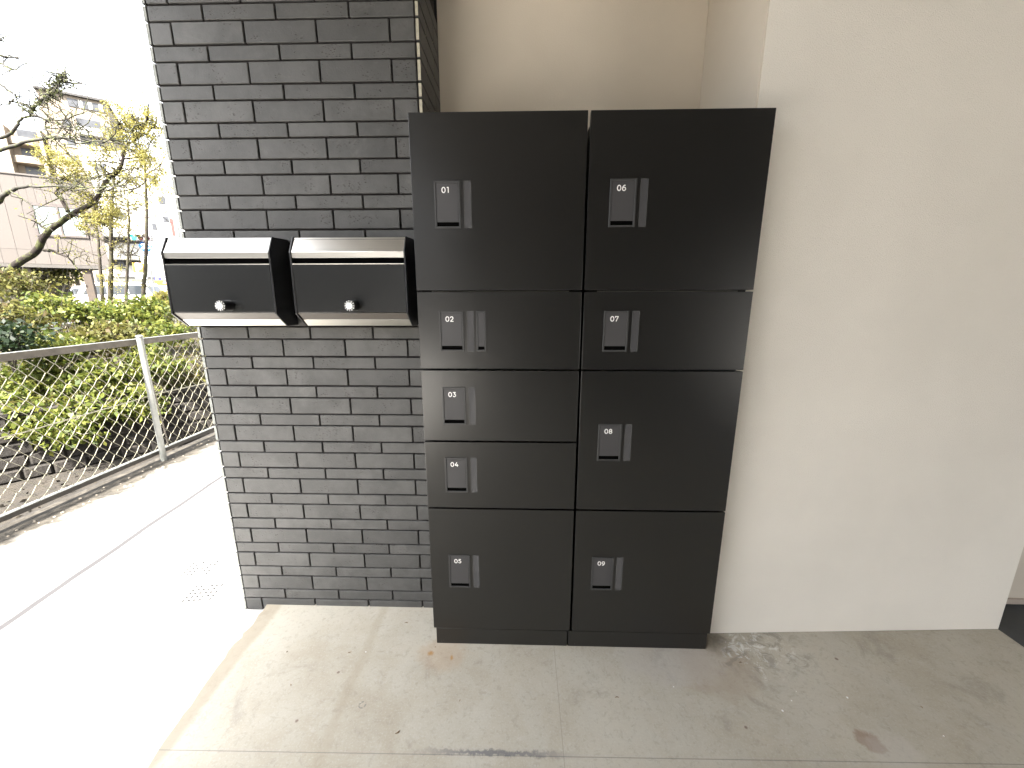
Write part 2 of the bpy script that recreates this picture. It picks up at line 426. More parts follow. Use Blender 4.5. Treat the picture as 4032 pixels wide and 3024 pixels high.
# far bank: stone wall, slope, street
WA, WB = Vector((-13.6, 1.9, 0)), Vector((-5.9, 11.85, 0))
wd = (WB-WA).normalized(); wnrm = Vector((-wd.y, wd.x, 0))   # points away from the camera
def bank(u, v, z): p = WA + wd*u + wnrm*v; return Vector((p.x, p.y, z))
mb = MB(); nu, nv = 60, 22
def slope_z(u, v):
    t = min(1, v/5.0); s = t*t*(3-2*t)
    return -.93 + 1.40*(.55*t+.45*s) + .10*math.sin(u*1.7+v*2.3)*min(1, v) + .07*math.sin(u*4.1-v*3.0)*min(1, v)
grid = [[bank(-12+u*.75, .25+v*.30, slope_z(u*.75, v*.30)) for v in range(nv)] for u in range(nu)]
for i in range(nu-1):
    for j in range(nv-1): mb.face([grid[i][j], grid[i+1][j], grid[i+1][j+1], grid[i][j+1]])
struct('bank_slope', mb.mesh('bank_slope', M['slope']))
p = [bank(-40, 5.5, .49), bank(-40, 400, .49), bank(300, 400, .49), bank(300, 5.5, .49)]
struct('street', (lambda m: (m.face([p[0], p[3], p[2], p[1]]), m.mesh('street', M['asphalt']))[1])(MB()))
# far-bank retaining wall of separate stones
rw = thing('retaining_wall', 'low rough stone wall along the far side of the dry canal', 'wall', tuple(bank(0, 0, -2.3)))
rw_inv = Matrix.Translation(-rw.location)
mb = MB()
def wall_T(pv): return rw_inv @ bank(pv.x, pv.y, pv.z)
mb.box(-14, 34, .08, .40, -2.31, -.96, 0, wall_T); link('core', mb.mesh('core', M['under']), rw)
for row in range(5):
    z0 = -2.30 + row*.275; u = -4 + (row % 2)*.22
    while u < 17.0:
        L = random.uniform(.38, .62)
        j = lambda: random.uniform(-.012, .012)
        m_ = MB().box(u+.015, u+L-.015, .0+j()*2, .09, z0+.012+j(), z0+.263+j(), 0, wall_T).mesh('stone', M['stone'], bevel=.03)
        link('stone', m_, rw); u += L
u = -4.0
while u < 17.0:
    m_ = MB().box(u+.01, u+1.19, -.03, .34, -.945, -.845, 0, wall_T).mesh('coping_stone', M['stone'], bevel=.02)
    link('coping_stone', m_, rw); u += 1.2

# ------------------------------------------------------------------ the building we stand under
struct('ceiling', MB().box(-1.80, 9.2, -5.0, .074, 2.90, 3.40).mesh('ceiling', M['ceil']))
boxo('alcove_soffit', M['wallA'], -1.45, 9.2, .0755, .53, 2.602, 3.40)['kind'] = 'structure'
struct('yard', MB().box(-1.299, 12, -13, -4.801, -.3, -.012).mesh('yard', M['walk']))
bk = thing('apartment_block', 'upper storeys and rear of the building over the locker entrance', 'building', (1.8, 1, 0))
boxo('upper_storey', M['dark'], -1.45-1.8, 7.4, -6.0, 3, 3.402, 9.0, bk)
boxo('rear_wall', M['dark'], -1.484-1.8, 7.4, -.32, 3, -.3, 3.40, bk)
ow = thing('opposite_wall', 'dark painted wall facing the lockers, its wide gateway added to let in fill light', 'wall', (0, -4.9, 0))
boxo('wall_face', M['oppo'], -1.45, 3.72, -.1, .1, 0, 2.899, ow)
boxo('added_bulkhead', M['dark'], 3.721, 9.2, -.1, .1, 2.05, 2.899, ow)  # gateway opening added for fill light; its header keeps door reflections dark
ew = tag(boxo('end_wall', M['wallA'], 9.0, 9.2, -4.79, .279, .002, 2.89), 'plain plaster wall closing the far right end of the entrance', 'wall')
nh = thing('dark_reflection_block', 'plain dark house added unseen behind the viewer to darken the mailbox reflections', 'block', (-9, -13, 0))  # unseen block added so the left mailbox reflects something dark
boxo('walls', M['stone'], -6, 5.4, -1, 1, -.5, 5.5, nh); boxo('roof', M['under'], -6.3, 5.7, -1.3, 1.3, 5.501, 5.8, nh)
# alcove behind the lockers
al = thing('alcove_wall', 'shaded beige plaster recess above and behind the black lockers', 'wall', (0, .53, 0))
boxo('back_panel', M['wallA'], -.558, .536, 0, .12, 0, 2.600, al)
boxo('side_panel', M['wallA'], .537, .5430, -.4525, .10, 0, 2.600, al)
# right wall, turned two degrees, plaster
rwall = thing('plaster_wall', 'broad pale beige stucco wall to the right of the lockers', 'wall', (.538, .076, 0), rotz=math.atan2(.135-.076, 1.857-.538))
boxo('wall_face', M['wallR'], .0055, 1.3205, 0, .10, .002, 2.898, rwall)
boxo('base_shadow_gap', M['core'], 0.003, 1.318, .006, .13, .0005, .0018, rwall)
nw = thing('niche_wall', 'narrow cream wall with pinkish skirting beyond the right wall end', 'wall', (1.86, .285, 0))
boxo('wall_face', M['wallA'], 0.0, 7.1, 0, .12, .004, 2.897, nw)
boxo('skirting', M['base'], 0.0, 7.09, -.010, -.0005, .006, .034, nw, bevel=.002)

# ------------------------------------------------------------------ brick pillar
YB = .19; PX0, PX1 = -1.502, -.557; T = .012; JT = .0065
pil = thing('brick_pillar', 'charcoal brick tiled pillar carrying the two steel topped mailboxes', 'pillar', (-1.03, .36, 0))
def plink(name, me, x, y, z): o = link(name, me, pil); o.location = (x+1.03, y-.36, z); return o
plink('core', MB().box(PX0+T-.001+1.03, PX1-T+.001+1.03, YB+.009-.36, .524-.36, -.30, 2.600).mesh('core', M['core']), -1.03, .36, 0)
cache = {}
def tile_mesh(wd_, hh, dep, kind):
    k = (round(wd_, 3), round(hh, 3), kind)
    if k not in cache:
        m = MB()
        if kind == 'front':
            m.box(0, wd_, 0, dep, 0, hh); cache[k] = m.mesh('brick', M['brick'], bevel=.0016)
        else:                                             # return tile, running back in y; its cut end faces the viewer
            m.box(0, T, 0, wd_, 0, hh)
            m.mi[2] = 1
            cache[k] = m.mesh('brick', [M['brick'], M['cut' if kind == 'right' else 'cutL']], bevel=.0012)
    return cache[k]
PER, TALL, SHORT = .1205, .0705, .0500
XL, XR = PX0+T+.0035, PX1-T-.004
vary = lambda a: random.uniform(-a, a)
for k in range(-1, 20):
    z_top = .155 + PER*k
    for tall in (True, False):
        h = (TALL if tall else SHORT) - JT
        z0 = z_top - TALL + JT/2 if tall else z_top + JT/2
        if z0 > 2.57: continue
        hh = min(h, 2.598-z0)
        xs = [(-1.412 if tall else -1.296) + .2515*i for i in range(5)]
        cuts = [XL] + [x for x in xs if XL+.03 < x < XR-.03] + [XR]
        for i in range(len(cuts)-1):
            a = cuts[i] + (0 if i == 0 else JT/2); b = cuts[i+1] - (0 if i == len(cuts)-2 else JT/2)
            o = plink('brick', tile_mesh(b-a, hh, .0105, 'front'), a, YB+vary(.0008), z0+vary(.0008))
        plink('brick', tile_mesh(.105 if tall else .232, hh, 0, 'left'), PX0+vary(.0006), YB+.0005, z0)
        if z0 > 1.90:
            d = .232 if tall else .105
            plink('brick', tile_mesh(d, hh, 0, 'right'), PX1-T+vary(.0004), YB+.0015, z0)
            plink('brick', tile_mesh(.334-.0065-d-.001, hh, 0, 'right'), PX1-T+vary(.0004), YB+.0015+d+.0065, z0)
mb = MB()                                                 # the tiles nobody can tell apart from here, on both returns
for k in range(-1, 20):
    for tall in (True, False):
        h = (TALL if tall else SHORT) - JT; z_top = .155 + PER*k
        z0 = z_top - TALL + JT/2 if tall else z_top + JT/2
        if z0 > 2.5: continue
        mb.box(PX0, PX0+T, YB+(.115 if tall else .242), .523, z0, z0+h)
        if z0 <= 1.90: mb.box(PX1-T, PX1, YB+.0015, .523, z0, z0+h)
mb.v = [(x+1.03, y-.36, z) for x, y, z in mb.v]
link('brick_course', mb.mesh('brick_course', M['brick']), pil, kind='stuff')

# ------------------------------------------------------------------ stroke numerals
def arc(cx, cy, rx, ry, a0, a1, n=14): return [(cx+rx*math.cos(R(a0+(a1-a0)*i/n)), cy+ry*math.sin(R(a0+(a1-a0)*i/n))) for i in range(n+1)]
GL = {
 '0': [arc(.36, .5, .34, .5, 90, 450, 28)],
 '1': [[(.10, .98), (.34, .98), (.34, 0)]],
 '2': [arc(.32, .70, .29, .30, 165, -35, 14) + [(.05, .0), (.66, .0)]],
 '3': [[(.06, 1.0), (.58, 1.0), (.30, .60)] + arc(.31, .30, .30, .30, 85, -150, 14)],
 '4': [[(.44, 1.0), (.04, .30), (.74, .30)], [(.54, .56), (.54, 0)]],
 '5': [[(.60, 1.0), (.16, 1.0), (.11, .58)] + arc(.30, .31, .31, .31, 110, -150, 14)],
 '6': [arc(.36, .32, .31, .32, 90, 450, 22), arc(.52, .36, .46, .64, 180, 82, 10)],
 '7': [[(.02, .80), (.02, 1.0), (.64, 1.0), (.22, 0)]],
 '8': [arc(.34, .75, .25, .25, 90, 450, 20), arc(.34, .26, .31, .26, 90, 450, 22)],
 '9': [arc(.33, .68, .31, .32, 90, 450, 22), arc(.17, .64, .46, .64, 0, -98, 10)],
 'A': [[(0, 0), (.34, 1.0), (.68, 0)], [(.14, .34), (.54, .34)]],
 'B': [[(.06, 0), (.06, 1.0), (.36, 1.0)] + arc(.36, .76, .22, .24, 90, -90, 10) + [(.06, .52)], [(.06, 0), (.38, 0)] + arc(.38, .26, .25, .26, -90, 90, 10)],
 'P': [[(.06, 0), (.06, 1.0), (.36, 1.0)] + arc(.36, .70, .26, .30, 90, -90, 10) + [(.06, .40)]],
}
def strokes(mb, text, O, U, V, N, h, sw, gap=.30, mi=0):
    """raised print: glyph strokes as thin bars in the plane O + u*U + v*V, N faces the reader"""
    O, U, V, N = Vector(O), Vector(U), Vector(V), Vector(N); x = 0.0; k = 0
    for ch in text:
        wmax = 0
        for pl in GL[ch]:
            for i in range(len(pl)-1):
                a = Vector((pl[i][0], pl[i][1])); b = Vector((pl[i+1][0], pl[i+1][1]))
                if (b-a).length < 1e-6: continue
                d = (b-a).normalized(); q = Vector((-d.y, d.x)); e = sw/2/h
                a2, b2 = a-d*e*.55, b+d*e*.55
                k += 1; lift = N*(.00012 + .000012*(k % 9))
                mb.face([O + U*((p_.x+x)*h) + V*(p_.y*h) + lift for p_ in (a2-q*e, b2-q*e, b2+q*e, a2+q*e)], mi)
            wmax = max(wmax, max(p_[0] for p_ in pl))
        x += wmax + gap
    return x - gap

# ------------------------------------------------------------------ lockers
def lock_unit(door, dx, z0, z1, num, mx):
    """lock plate on a door; coordinates are door-local: x from the door's left edge, z world"""
    x0, x1 = dx, dx+.0835; fw = .0055
    m = MB(); yF = -.0032
    m.box(x0, x0+fw, yF, .001, z0, z1); m.box(x1-fw, x1, yF, .001, z0, z1)
    m.box(x0+fw+.0001, x1-fw-.0001, yF, .001, z1-fw, z1); m.box(x0+fw+.0001, x1-fw-.0001, yF, .001, z0, z0+fw)
    link('lock_frame', m.mesh('lock_frame', M['lframe'], bevel=.0006), door)
    xs0, xs1 = x0+fw+.0012, x1-fw-.0012; zs = z0+fw+.0135
    m = MB(); m.prism([(xs0, -.0022, zs), (xs0, -.0022+.0012, z1-fw-.0012), (xs0, .0008, z1-fw-.0012), (xs0, .0008, zs)], (xs1-xs0, 0, 0))
    link('lock_panel', m.mesh('lock_panel', M['lpanel'], bevel=.0004), door)
    link('finger_slot', MB().box(x0+fw+.0005, x1-fw-.0005, -.0004, .0004, z0+fw+.0005, zs-.0003).mesh('finger_slot', M['slot']), door)
    m = MB(); hh = .0155; wt = strokes(MB(), num, (0,0,0), (1,0,0), (0,0,1), (0,-1,0), hh, .0030)*hh
    xc = x0 + .0355; zc = z1-.0265
    nrm = Vector((0, -1, .009)).normalized(); zz = zc-hh/2
    ypl = -.0022 + .0012*(zz-zs)/(z1-fw-.0012-zs)
    strokes(m, num, (xc-wt/2, ypl-.0001, zz), (1,0,0), (0,.009,1), (0,-1,0), hh, .0030)
    link('number', m.mesh('number', M['white']), door)
def name_strip(door, x0, z0, z1, tilt=0.0):
    x1 = x0+.0235
    m = MB(); m.box(x0, x0+.0011, -.0016, .0005, z0, z1); m.box(x1-.0013, x1, -.0020, .0005, z0, z1)
    m.box(x0+.0012, x1-.0014, -.0014, .0005, z1-.0011, z1); m.box(x0+.0012, x1-.0014, -.0014, .0005, z0, z0+.0011)
    link('strip_frame', m.mesh('strip_frame', M['stripB']), door)
    y0 = -.0009
    m = MB(); m.face([(x0+.0012, y0-tilt, z0+.0012), (x1-.0014, y0-tilt*.4, z0+.0012), (x1-.0014, y0+tilt*.4, z1-.0012), (x0+.0012, y0+tilt, z1-.0012)])
    link('name_strip', m.mesh('name_strip', M['strip']), door)

def cabinet(xa, xb, label, rows, xl):
    cx = (xa+xb)/2
    c = thing('parcel_locker', label, 'locker', (cx, .25, 0), 'black parcel lockers')
    boxo('carcass', M['carcass'], xa+.013-cx, xb-(.013 if xb > .3 else .004)-cx, .0235-.25, .515-.25, .0742, 1.956, c)
    boxo('plinth', M['locker'], (xa+.0095 if xa < -.3 else xa-.0135)-cx, (xb-.0095 if xb > .3 else xb+.0048-.0145)-cx, .0005-.25, .48-.25, .0008, .0738, c, bevel=.0006)
    boxo('gap_gleam_strip', M['gleam'], xa+.046-cx, xb-.04-cx, .0215-.25, .0233-.25, 1.4198, 1.4232, c)  # strip added for the reflected light line in the top door gap
    for num, z0, z1, lz0, lz1 in rows:
        g = .0033
        d = link('door', MB().box(0, xb-xa, 0, .021, z0+g, z1-g).mesh('door', M['locker'], bevel=.0011, seg=2), c)
        d.location = (xa-cx, -.25, 0)
        if num in ('01',): d.location.y = -.2505
        lock_unit(d, xl, lz0, lz1, num, None)
        name_strip(d, xl+.0955, lz0, lz1, {'02': .0006, '03': -.0005, '06': .0002, '01': .0001}.get(num, -.0002))
        if num == '02':
            x0 = xl+.127; x1 = x0+.033; fw = .0055
            m = MB(); m.box(x0, x0+fw, -.003, .001, lz0, lz1); m.box(x1-fw, x1, -.003, .001, lz0, lz1)
            m.box(x0+fw+.0001, x1-fw-.0001, -.003, .001, lz1-fw, lz1); m.box(x0+fw+.0001, x1-fw-.0001, -.003, .001, lz0, lz0+fw)
            link('reader_frame', m.mesh('reader_frame', M['lframe'], bevel=.0006), d)
            link('reader_panel', MB().box(x0+fw+.0008, x1-fw-.0008, -.0018, .0006, lz0+fw+.0115, lz1-fw-.0008).mesh('reader_panel', M['lpanel'], bevel=.0004), d)
            link('finger_slot', MB().box(x0+fw+.0003, x1-fw-.0003, -.0004, .0004, lz0+fw+.0004, lz0+fw+.0112).mesh('finger_slot', M['slot']), d)
            m = MB()                                          # faint worn print running down the reader
            for i, (dz, ww) in enumerate(((.060, .005), (.054, .006), (.047, .004), (.041, .006), (.034, .005), (.025, .005))):
                m.face([(x0+.0165-ww/2, -.0019, lz0+dz), (x0+.0165+ww/2, -.0019, lz0+dz), (x0+.0165+ww/2, -.0019, lz0+dz+.003), (x0+.0165-ww/2, -.0019, lz0+dz+.003)])
            link('worn_print', m.mesh('worn_print', M['lframe']), d)
    sc_ = MB()                                              # pale scuffs along the foot of the plinth
    for x, z, a, b in (((-.53, .012, .004, .004), (-.522, .016, .003, .006), (-.085, .016, .010, .002), (-.055, .012, .005, .005), (-.30, .0675, .012, .0012)) if xa < -.3 else ((.018, .013, .006, .005), (.527, .013, .005, .004), (.17, .066, .014, .0012), (.33, .018, .004, .002))):
        sc_.face([(x-a/2-cx, -.24985, z-b/2), (x+a/2-cx, -.24985, z-b/2-.0006), (x+a*.4-cx, -.24985, z+b/2), (x-a*.3-cx, -.24985, z+b*.4)])
    link('scuff', sc_.mesh('scuff', M['scuff']), c, kind='stuff')
    return c
ZT, Z1, Z2, Z3, Z4, ZB = 1.960, 1.4226, 1.1537, .8867, .6170, .0752
cabinet(-.560, -.0044, 'left hand black locker column with five doors 01 to 05 beside the mailbox',
        [('01', Z1, ZT+.0033, 1.6220, 1.7640), ('02', Z2, Z1, 1.2185, 1.3560), ('03', Z3, Z2, .9510, 1.0900), ('04', Z4, Z3, .6840, .8230), ('05', ZB-.0026, Z4, .2710, .4160)], .0725)
cabinet(.0044, .560, 'right hand black locker column with four doors 06 to 09 beside the stucco wall',
        [('06', Z1, ZT+.0033, 1.6230, 1.7660), ('07', Z2, Z1, 1.2190, 1.3570), ('08', Z4, Z2, .8175, .9570), ('09', ZB-.0026, Z4, .2720, .4165)], .0685)

# ------------------------------------------------------------------ mailboxes
def mailbox(xa, xb, label, kx, rot, order):
    cx = (xa+xb)/2
    b = thing('mailbox', label, 'mailbox', (cx, YB, 1.297), 'steel topped mailboxes on the pillar')
    X0, X1 = xa-cx, xb-cx; ci = .0065                      # cheek thickness
    pr = lambda y, z: (y-YB, z-1.297)
    def prof(name, pts, m, x0=None, x1=None, bevel=.0008):
        x0 = X0+ci+.0004 if x0 is None else x0; x1 = X1-ci-.0004 if x1 is None else x1
        q = [(x0, *pr(y, z)) for y, z in pts]
        return link(name, MB().prism(q, (x1-x0, 0, 0)).mesh(name, m, bevel=bevel), b)
    cheek = [(.1885, 1.614), (.088, 1.611), (.0575, 1.556), (.0600, 1.530), (.0560, 1.344), (.0880, 1.3185), (.1170, 1.2965), (.1885, 1.2965)]
    for x in (X0, X1-ci): prof('cheek', cheek, M['mboxside'], x, x+ci, .0015)
    prof('lid', [(.186, 1.6105), (.0925, 1.6085), (.0885, 1.6015), (.0620, 1.5575), (.0640, 1.5375), (.0720, 1.5375), (.074, 1.556), (.098, 1.597), (.186, 1.6)], M['steel'])
    prof('lid_seam', [(.0885, 1.6022), (.08785, 1.6012), (.0895, 1.5995), (.0905, 1.6010)], M['dark'], bevel=0)
    prof('body', [(.186, 1.5985), (.0995, 1.5955), (.0765, 1.556), (.0790, 1.345), (.1215, 1.302), (.186, 1.2995)], M['slot'], bevel=0)
    prof('door', [(.0655, 1.5175), (.0600, 1.5150), (.0600, 1.3492), (.0660, 1.3478), (.0740, 1.3492), (.0740, 1.5175)], M['mbox'], bevel=.0012)
    prof('door_highlight', [(.0648, 1.5176), (.0606, 1.5158), (.0603, 1.5168), (.0648, 1.5190)], M['steel'], bevel=0)  # steel sliver added for the thin highlight along the door top
    prof('lower_bevel', [(.0605, 1.3470), (.0905, 1.3232), (.0990, 1.3262), (.0720, 1.3480)], M['mboxlow'])
    prof('bottom_trim', [(.0912, 1.3222), (.1195, 1.2982), (.186, 1.2978), (.186, 1.3005), (.124, 1.3030), (.0985, 1.3252)], M['steelB'])
    # combination dial, seen end-on
    kz = 1.3735-1.297; yb, yf = .0602-YB, .0135-YB; r = .0191
    k = link('dial_lock', MB().tube([(kx-cx, yb, kz), (kx-cx, yb-.008, kz), (kx-cx, yb-.0085, kz), (kx-cx, yf+.001, kz), (kx-cx, yf, kz)], [r*1.02, r*1.02, r*.97, r*.97, r*.93], 36).mesh('dial_lock', M['dial']), b)
    link('dial_disc', MB().tube([(kx-cx, yf-.0002, kz), (kx-cx, yf-.0022, kz), (kx-cx, yf-.0028, kz)], [.0116, .0116, .0108], 30).mesh('dial_disc', M['disc']), k)
    m = MB()
    for i, ch in enumerate(order):
        a = R(rot - 30*i)                                  # clockwise from the first mark
        O = Vector((kx-cx, yf, kz)); V = Vector((math.cos(a), 0, math.sin(a))); U = Vector((math.sin(a), 0, -math.cos(a)))
        hh = .0047; strokes(m, ch, O + V*.0128 - U*.34*hh, U, V, (0, -1, 0), hh, .0012)
    link('dial_marks', m.mesh('dial_marks', M['white']), k)
    return b
mailbox(-1.4765, -1.0870, 'left of the two mailboxes, its lid bright white, at the pillar edge', -1.2575, 90+60, 'PAB012345678')
mailbox(-1.0185, -.6090, 'right of the two mailboxes, its steel lid duller, close to the lockers', -.8010, 90, '78PAB0123456')

# ------------------------------------------------------------------ pavement furniture
def cover(cx, cy, label, rows, cols, rot):
    c = thing('drain_cover', label, 'drain cover', (cx, cy, ZS), 'studded covers in the pavement', rot)
    W, H = cols*.024+.03, rows*.024+.03
    link('plate', MB().box(-W/2, W/2, -H/2, H/2, .0005, .004).mesh('plate', M['plate']), c)
    for i in range(rows):
        for j in range(cols):
            if random.random() < .12: continue
            x, y = (j-(cols-1)/2)*.024, (i-(rows-1)/2)*.024
            link('stud', stud_me, c, (x, y, .004))
stud_me = MB().tube([(0,0,0), (0,0,.003), (0,0,.0045)], [.0065, .0062, .0045], 8).mesh('stud', M['studm'])
cover(-1.775, .283, 'nearer of two small studded covers in the white pavement', 5, 6, R(8))
cover(-1.935, .460, 'farther of two small studded covers in the white pavement', 5, 6, R(8))

# chain-link fence
XF = -3.45
fn = thing('chain_link_fence', 'pale chain link fence with flat top rail along the pavement edge', 'fence', (XF, 1.9, ZS))
def fl(name, mb, m, **k):
    mb.v = [(x-XF, y-1.9, z-ZS) for x, y, z in mb.v]; return link(name, mb.mesh(name, m, **k), fn)
m = MB(); m.box(XF-.006, XF, -3, 7, 1.010, 1.056); fl('top_rail', m, M['rail'])
m = MB(); m.box(XF-.036, XF+.003, -3, 7, 1.0565, 1.0605); fl('lit_rail_flange', m, M['galv'])  # lighter material paints the sunlit top edge of the rail
m = MB(); m.box(XF-.006, XF, -3, 7, .030, .062); m.box(XF-.034, XF-.0062, -3, 7, .030, .036); fl('bottom_rail', m, M['under'])
m = MB(); m.box(XF-.034, XF+.003, -3, 7, .0625, .066); fl('lit_rail_flange', m, M['galv'])  # pale again: sunlit edge by colour over the dark bottom rail
m = MB(); m.tube([(XF+.004, -3 + .5*i, .555 + .012*math.sin(i*2.1)) for i in range(21)], .0042, 6); fl('tension_wire', m, M['wire'])
for y in (-2.12, -.12, 1.88, 3.88, 5.88):
    m = MB().tube([(XF+.030, y, ZS-.05), (XF+.030, y, 1.078)], .0230, 16); fl('post', m, M['galv'], smooth=False)
    m = MB().tube([(XF+.030, y, 1.0785), (XF+.030, y, 1.086), (XF+.030, y, 1.094)], [.026, .026, .016], 16); fl('post_cap', m, M['galv'])
    m = MB().tube([(XF-.012, y+.05, 1.00), (XF-.012, y+.115, .03)], .006, 6); fl('brace', m, M['rail'])
m = MB(); hd = .0525; nz = 18; z0 = .062
for k in range(-30, 78):
    y0 = .907 + k*2*hd; s = 1 if k % 2 == 0 else 1
    if y0 > 6.5: break
    pts = []
    for i in range(nz+1):
        yy = y0 + (hd if i % 2 else 0) - (0.004 if i % 2 else -.004); pts.append((XF-.018+(.004 if i % 2 else -.004), yy, z0+i*.0522))
    m.tube(pts, .0025, 5, cap=False)
    pts = [(p_[0]-.0035, 2*y0 + hd*0 - p_[1] + 0.0, p_[2]) for p_ in pts]
    m.tube(pts, .0025, 5, cap=False)
fl('wire_mesh', m, M['wire'])['kind'] = 'stuff'

# ------------------------------------------------------------------ vegetation helpers
def leaf_mesh(name, centers, size, mat_, droop=.35, aspect=.55):
    """each leaf a folded rhomb; centers Nx3"""
    n = len(centers); c = np.asarray(centers)
    d = rng.normal(size=(n, 3)); d[:, 2] -= droop; d /= np.linalg.norm(d, axis=1)[:, None]
    r = rng.normal(size=(n, 3)); s = np.cross(d, r); s /= np.linalg.norm(s, axis=1)[:, None]
    nn = np.cross(d, s); L = (size*rng.uniform(.6, 1.35, n))[:, None]
    v = np.stack([c, c + d*L*.55 + s*L*aspect*.5 + nn*L*.10, c + d*L, c + d*L*.55 - s*L*aspect*.5 + nn*L*.10], 1).reshape(-1, 3)
    me = bpy.data.meshes.new(name); me.vertices.add(4*n); me.vertices.foreach_set('co', v.ravel())
    me.loops.add(4*n); me.loops.foreach_set('vertex_index', np.arange(4*n, dtype=np.int32))
    me.polygons.add(n); me.polygons.foreach_set('loop_start', np.arange(0, 4*n, 4, dtype=np.int32))
    me.polygons.foreach_set('loop_total', np.full(n, 4, dtype=np.int32))
    me.materials.append(mat_); me.update(calc_edges=True); me.validate(); return me

def wig(pts, amt, sub=3):
    """subdivide a polyline and add a little life to it"""
    P = [Vector(p_) for p_ in pts]; out = []
    for i in range(len(P)-1):
        a, b = P[i], P[i+1]; p0 = P[i-1] if i else a*2-b; p3 = P[i+2] if i+2 < len(P) else b*2-a
        for k in range(sub):
            t = k/sub
            q = .5*((2*a) + (b-p0)*t + (2*p0-5*a+4*b-p3)*t*t + (3*a-p0-3*b+p3)*t**3)
            out.append(q + Vector(rng.normal(0, amt, 3)) if (i or k) else q)
    out.append(P[-1]); return out

def limb(mb, pts, r0, r1, n=7, amt=.015, sub=3):
    P = wig(pts, amt, sub); m_ = len(P)
    mb.tube(P, [r0+(r1-r0)*(i/(m_-1))**.85 for i in range(m_)], n); return P

def twigs(mb, P, count, L, r, tips, up=.25, depth=1, start=.25):
    for _ in range(count):
        i = int(rng.uniform(start, 1)*(len(P)-1)); p0 = P[i]
        d = Vector(rng.normal(size=3)); d.z += up; d.normalize(); l = L*rng.uniform(.5, 1.3)
        q1 = p0 + d*l*.5 + Vector(rng.normal(0, .06*l, 3)); q2 = p0 + d*l + Vector(rng.normal(0, .12*l, 3))
        mb.tube([p0, q1, q2], [r*1.9, r*1.3, r*.7], 4, cap=False); tips += [q1, q2, q1.lerp(q2, .5)]
        if depth > 1: twigs(mb, [p0, q1, q2], 2, L*.55, r*.55, tips, up, depth-1, .3)

def local(mb, base): mb.v = [(x-base[0], y-base[1], z-base[2]) for x, y, z in mb.v]; return mb
def sprays(tips, per, spread):
    t = np.array([tuple(p_) for p_ in tips]); return np.repeat(t, per, 0) + rng.normal(0, spread, (len(t)*per, 3))

def tree(name, label, cat_group, base, builder, bark, leafm, leaf_size, extra=None):
    t = thing(name, label, 'tree', tuple(base), cat_group)
    mb = MB(); br = MB(); cen = builder(mb, br)
    link('trunk', local(mb, base).mesh('trunk', bark, smooth=True), t)
    if br.v: link('branches', local(br, base).mesh('branches', bark, smooth=True), t)
    if cen is not None and len(cen):
        link('crown', leaf_mesh('crown', np.asarray(cen)-np.array(tuple(base)), leaf_size, leafm), t)
    return t
def A(lst, Y, dy=0.0): return [at(x, y, Y + dy*i) for i, (x, y) in enumerate(lst)]
def clusters(spots, Y, per, thick=.7):
    out = []
    for x, y, r in spots:
        k = int(per*(r/50)**2); c = at(x, y, Y); s = r*(Y+1.37)/F_PX
        sub = 9
        for _ in range(sub):
            o = rng.normal(0, .52, 3)*np.array([s, s*thick, s*.75])
            out.append(np.array(tuple(c)) + o + rng.normal(0, .17, (max(2, k//sub), 3))*s)
    return np.concatenate(out)

# leaning tree in the middle
def b_lean(mb, br):
    Y = 11.0
    P = limb(mb, A([(-30, 1175), (30, 1075), (83, 1027), (125, 1003), (155, 972), (172, 938), (192, 906), (214, 892), (250, 869), (282, 845), (308, 832), (350, 808), (374, 792), (394, 758), (412, 722), (440, 695), (464, 674), (481, 645), (486, 606), (500, 572), (522, 560), (541, 539), (563, 500), (585, 470)], Y), .112, .020, 9, .008, 2)
    t = []
    B = limb(br, A([(190, 908), (165, 890), (140, 868), (118, 845)], Y), .045, .012, 6); twigs(br, B, 4, .5, .010, t)
    B = limb(br, A([(269, 836), (250, 800), (236, 777), (222, 761), (236, 716), (250, 703), (277, 686), (305, 660)], Y), .055, .014, 6, .008); twigs(br, B, 10, .8, .011, t, .3, 2)
    B = limb(br, A([(250, 703), (228, 690), (205, 668), (180, 640)], Y), .026, .008, 5); twigs(br, B, 6, .6, .008, t, .3, 2)
    B = limb(br, A([(174, 986), (200, 988), (228, 997), (262, 1015), (290, 1040), (310, 1062)], Y, -.1), .045, .012, 6); twigs(br, B, 6, .6, .010, t)
    B = limb(br, A([(290, 845), (330, 850), (368, 856), (402, 880), (430, 905)], Y, -.05), .05, .012, 6); twigs(br, B, 8, .7, .010, t, .1, 2)
    B = limb(br, A([(374, 786), (340, 766), (300, 752), (258, 742)], Y), .032, .010, 6); twigs(br, B, 6, .6, .009, t, .2, 2)
    B = limb(br, A([(412, 722), (452, 728), (500, 742), (560, 740)], Y), .030, .008, 6); twigs(br, B, 8, .7, .009, t, .2, 2)
    B = limb(br, A([(500, 572), (480, 540), (470, 505), (455, 470)], Y), .030, .008, 6); twigs(br, B, 10, .8, .009, t, .3, 2)
    B = limb(br, A([(541, 539), (565, 530), (600, 500), (620, 470)], Y), .026, .008, 5); twigs(br, B, 8, .8, .008, t, .3, 2)
    twigs(br, P, 40, .9, .011, t, .35, 2, .5)
    cl = clusters([(470, 450, 55), (530, 455, 60), (575, 480, 50), (505, 500, 45), (440, 590, 50), (400, 610, 45), (530, 590, 55), (570, 620, 45), (480, 700, 35), (240, 640, 55), (180, 640, 45), (205, 600, 40), (300, 655, 50), (330, 690, 35), (300, 830, 30), (350, 790, 45), (400, 850, 55), (440, 820, 50), (470, 870, 45), (370, 870, 35), (330, 895, 25), (610, 520, 40), (640, 590, 35), (560, 540, 45), (600, 690, 40), (450, 530, 40), (150, 600, 30), (270, 700, 30)], Y, 420)
    return np.concatenate([cl, sprays(t, 3, .10)])
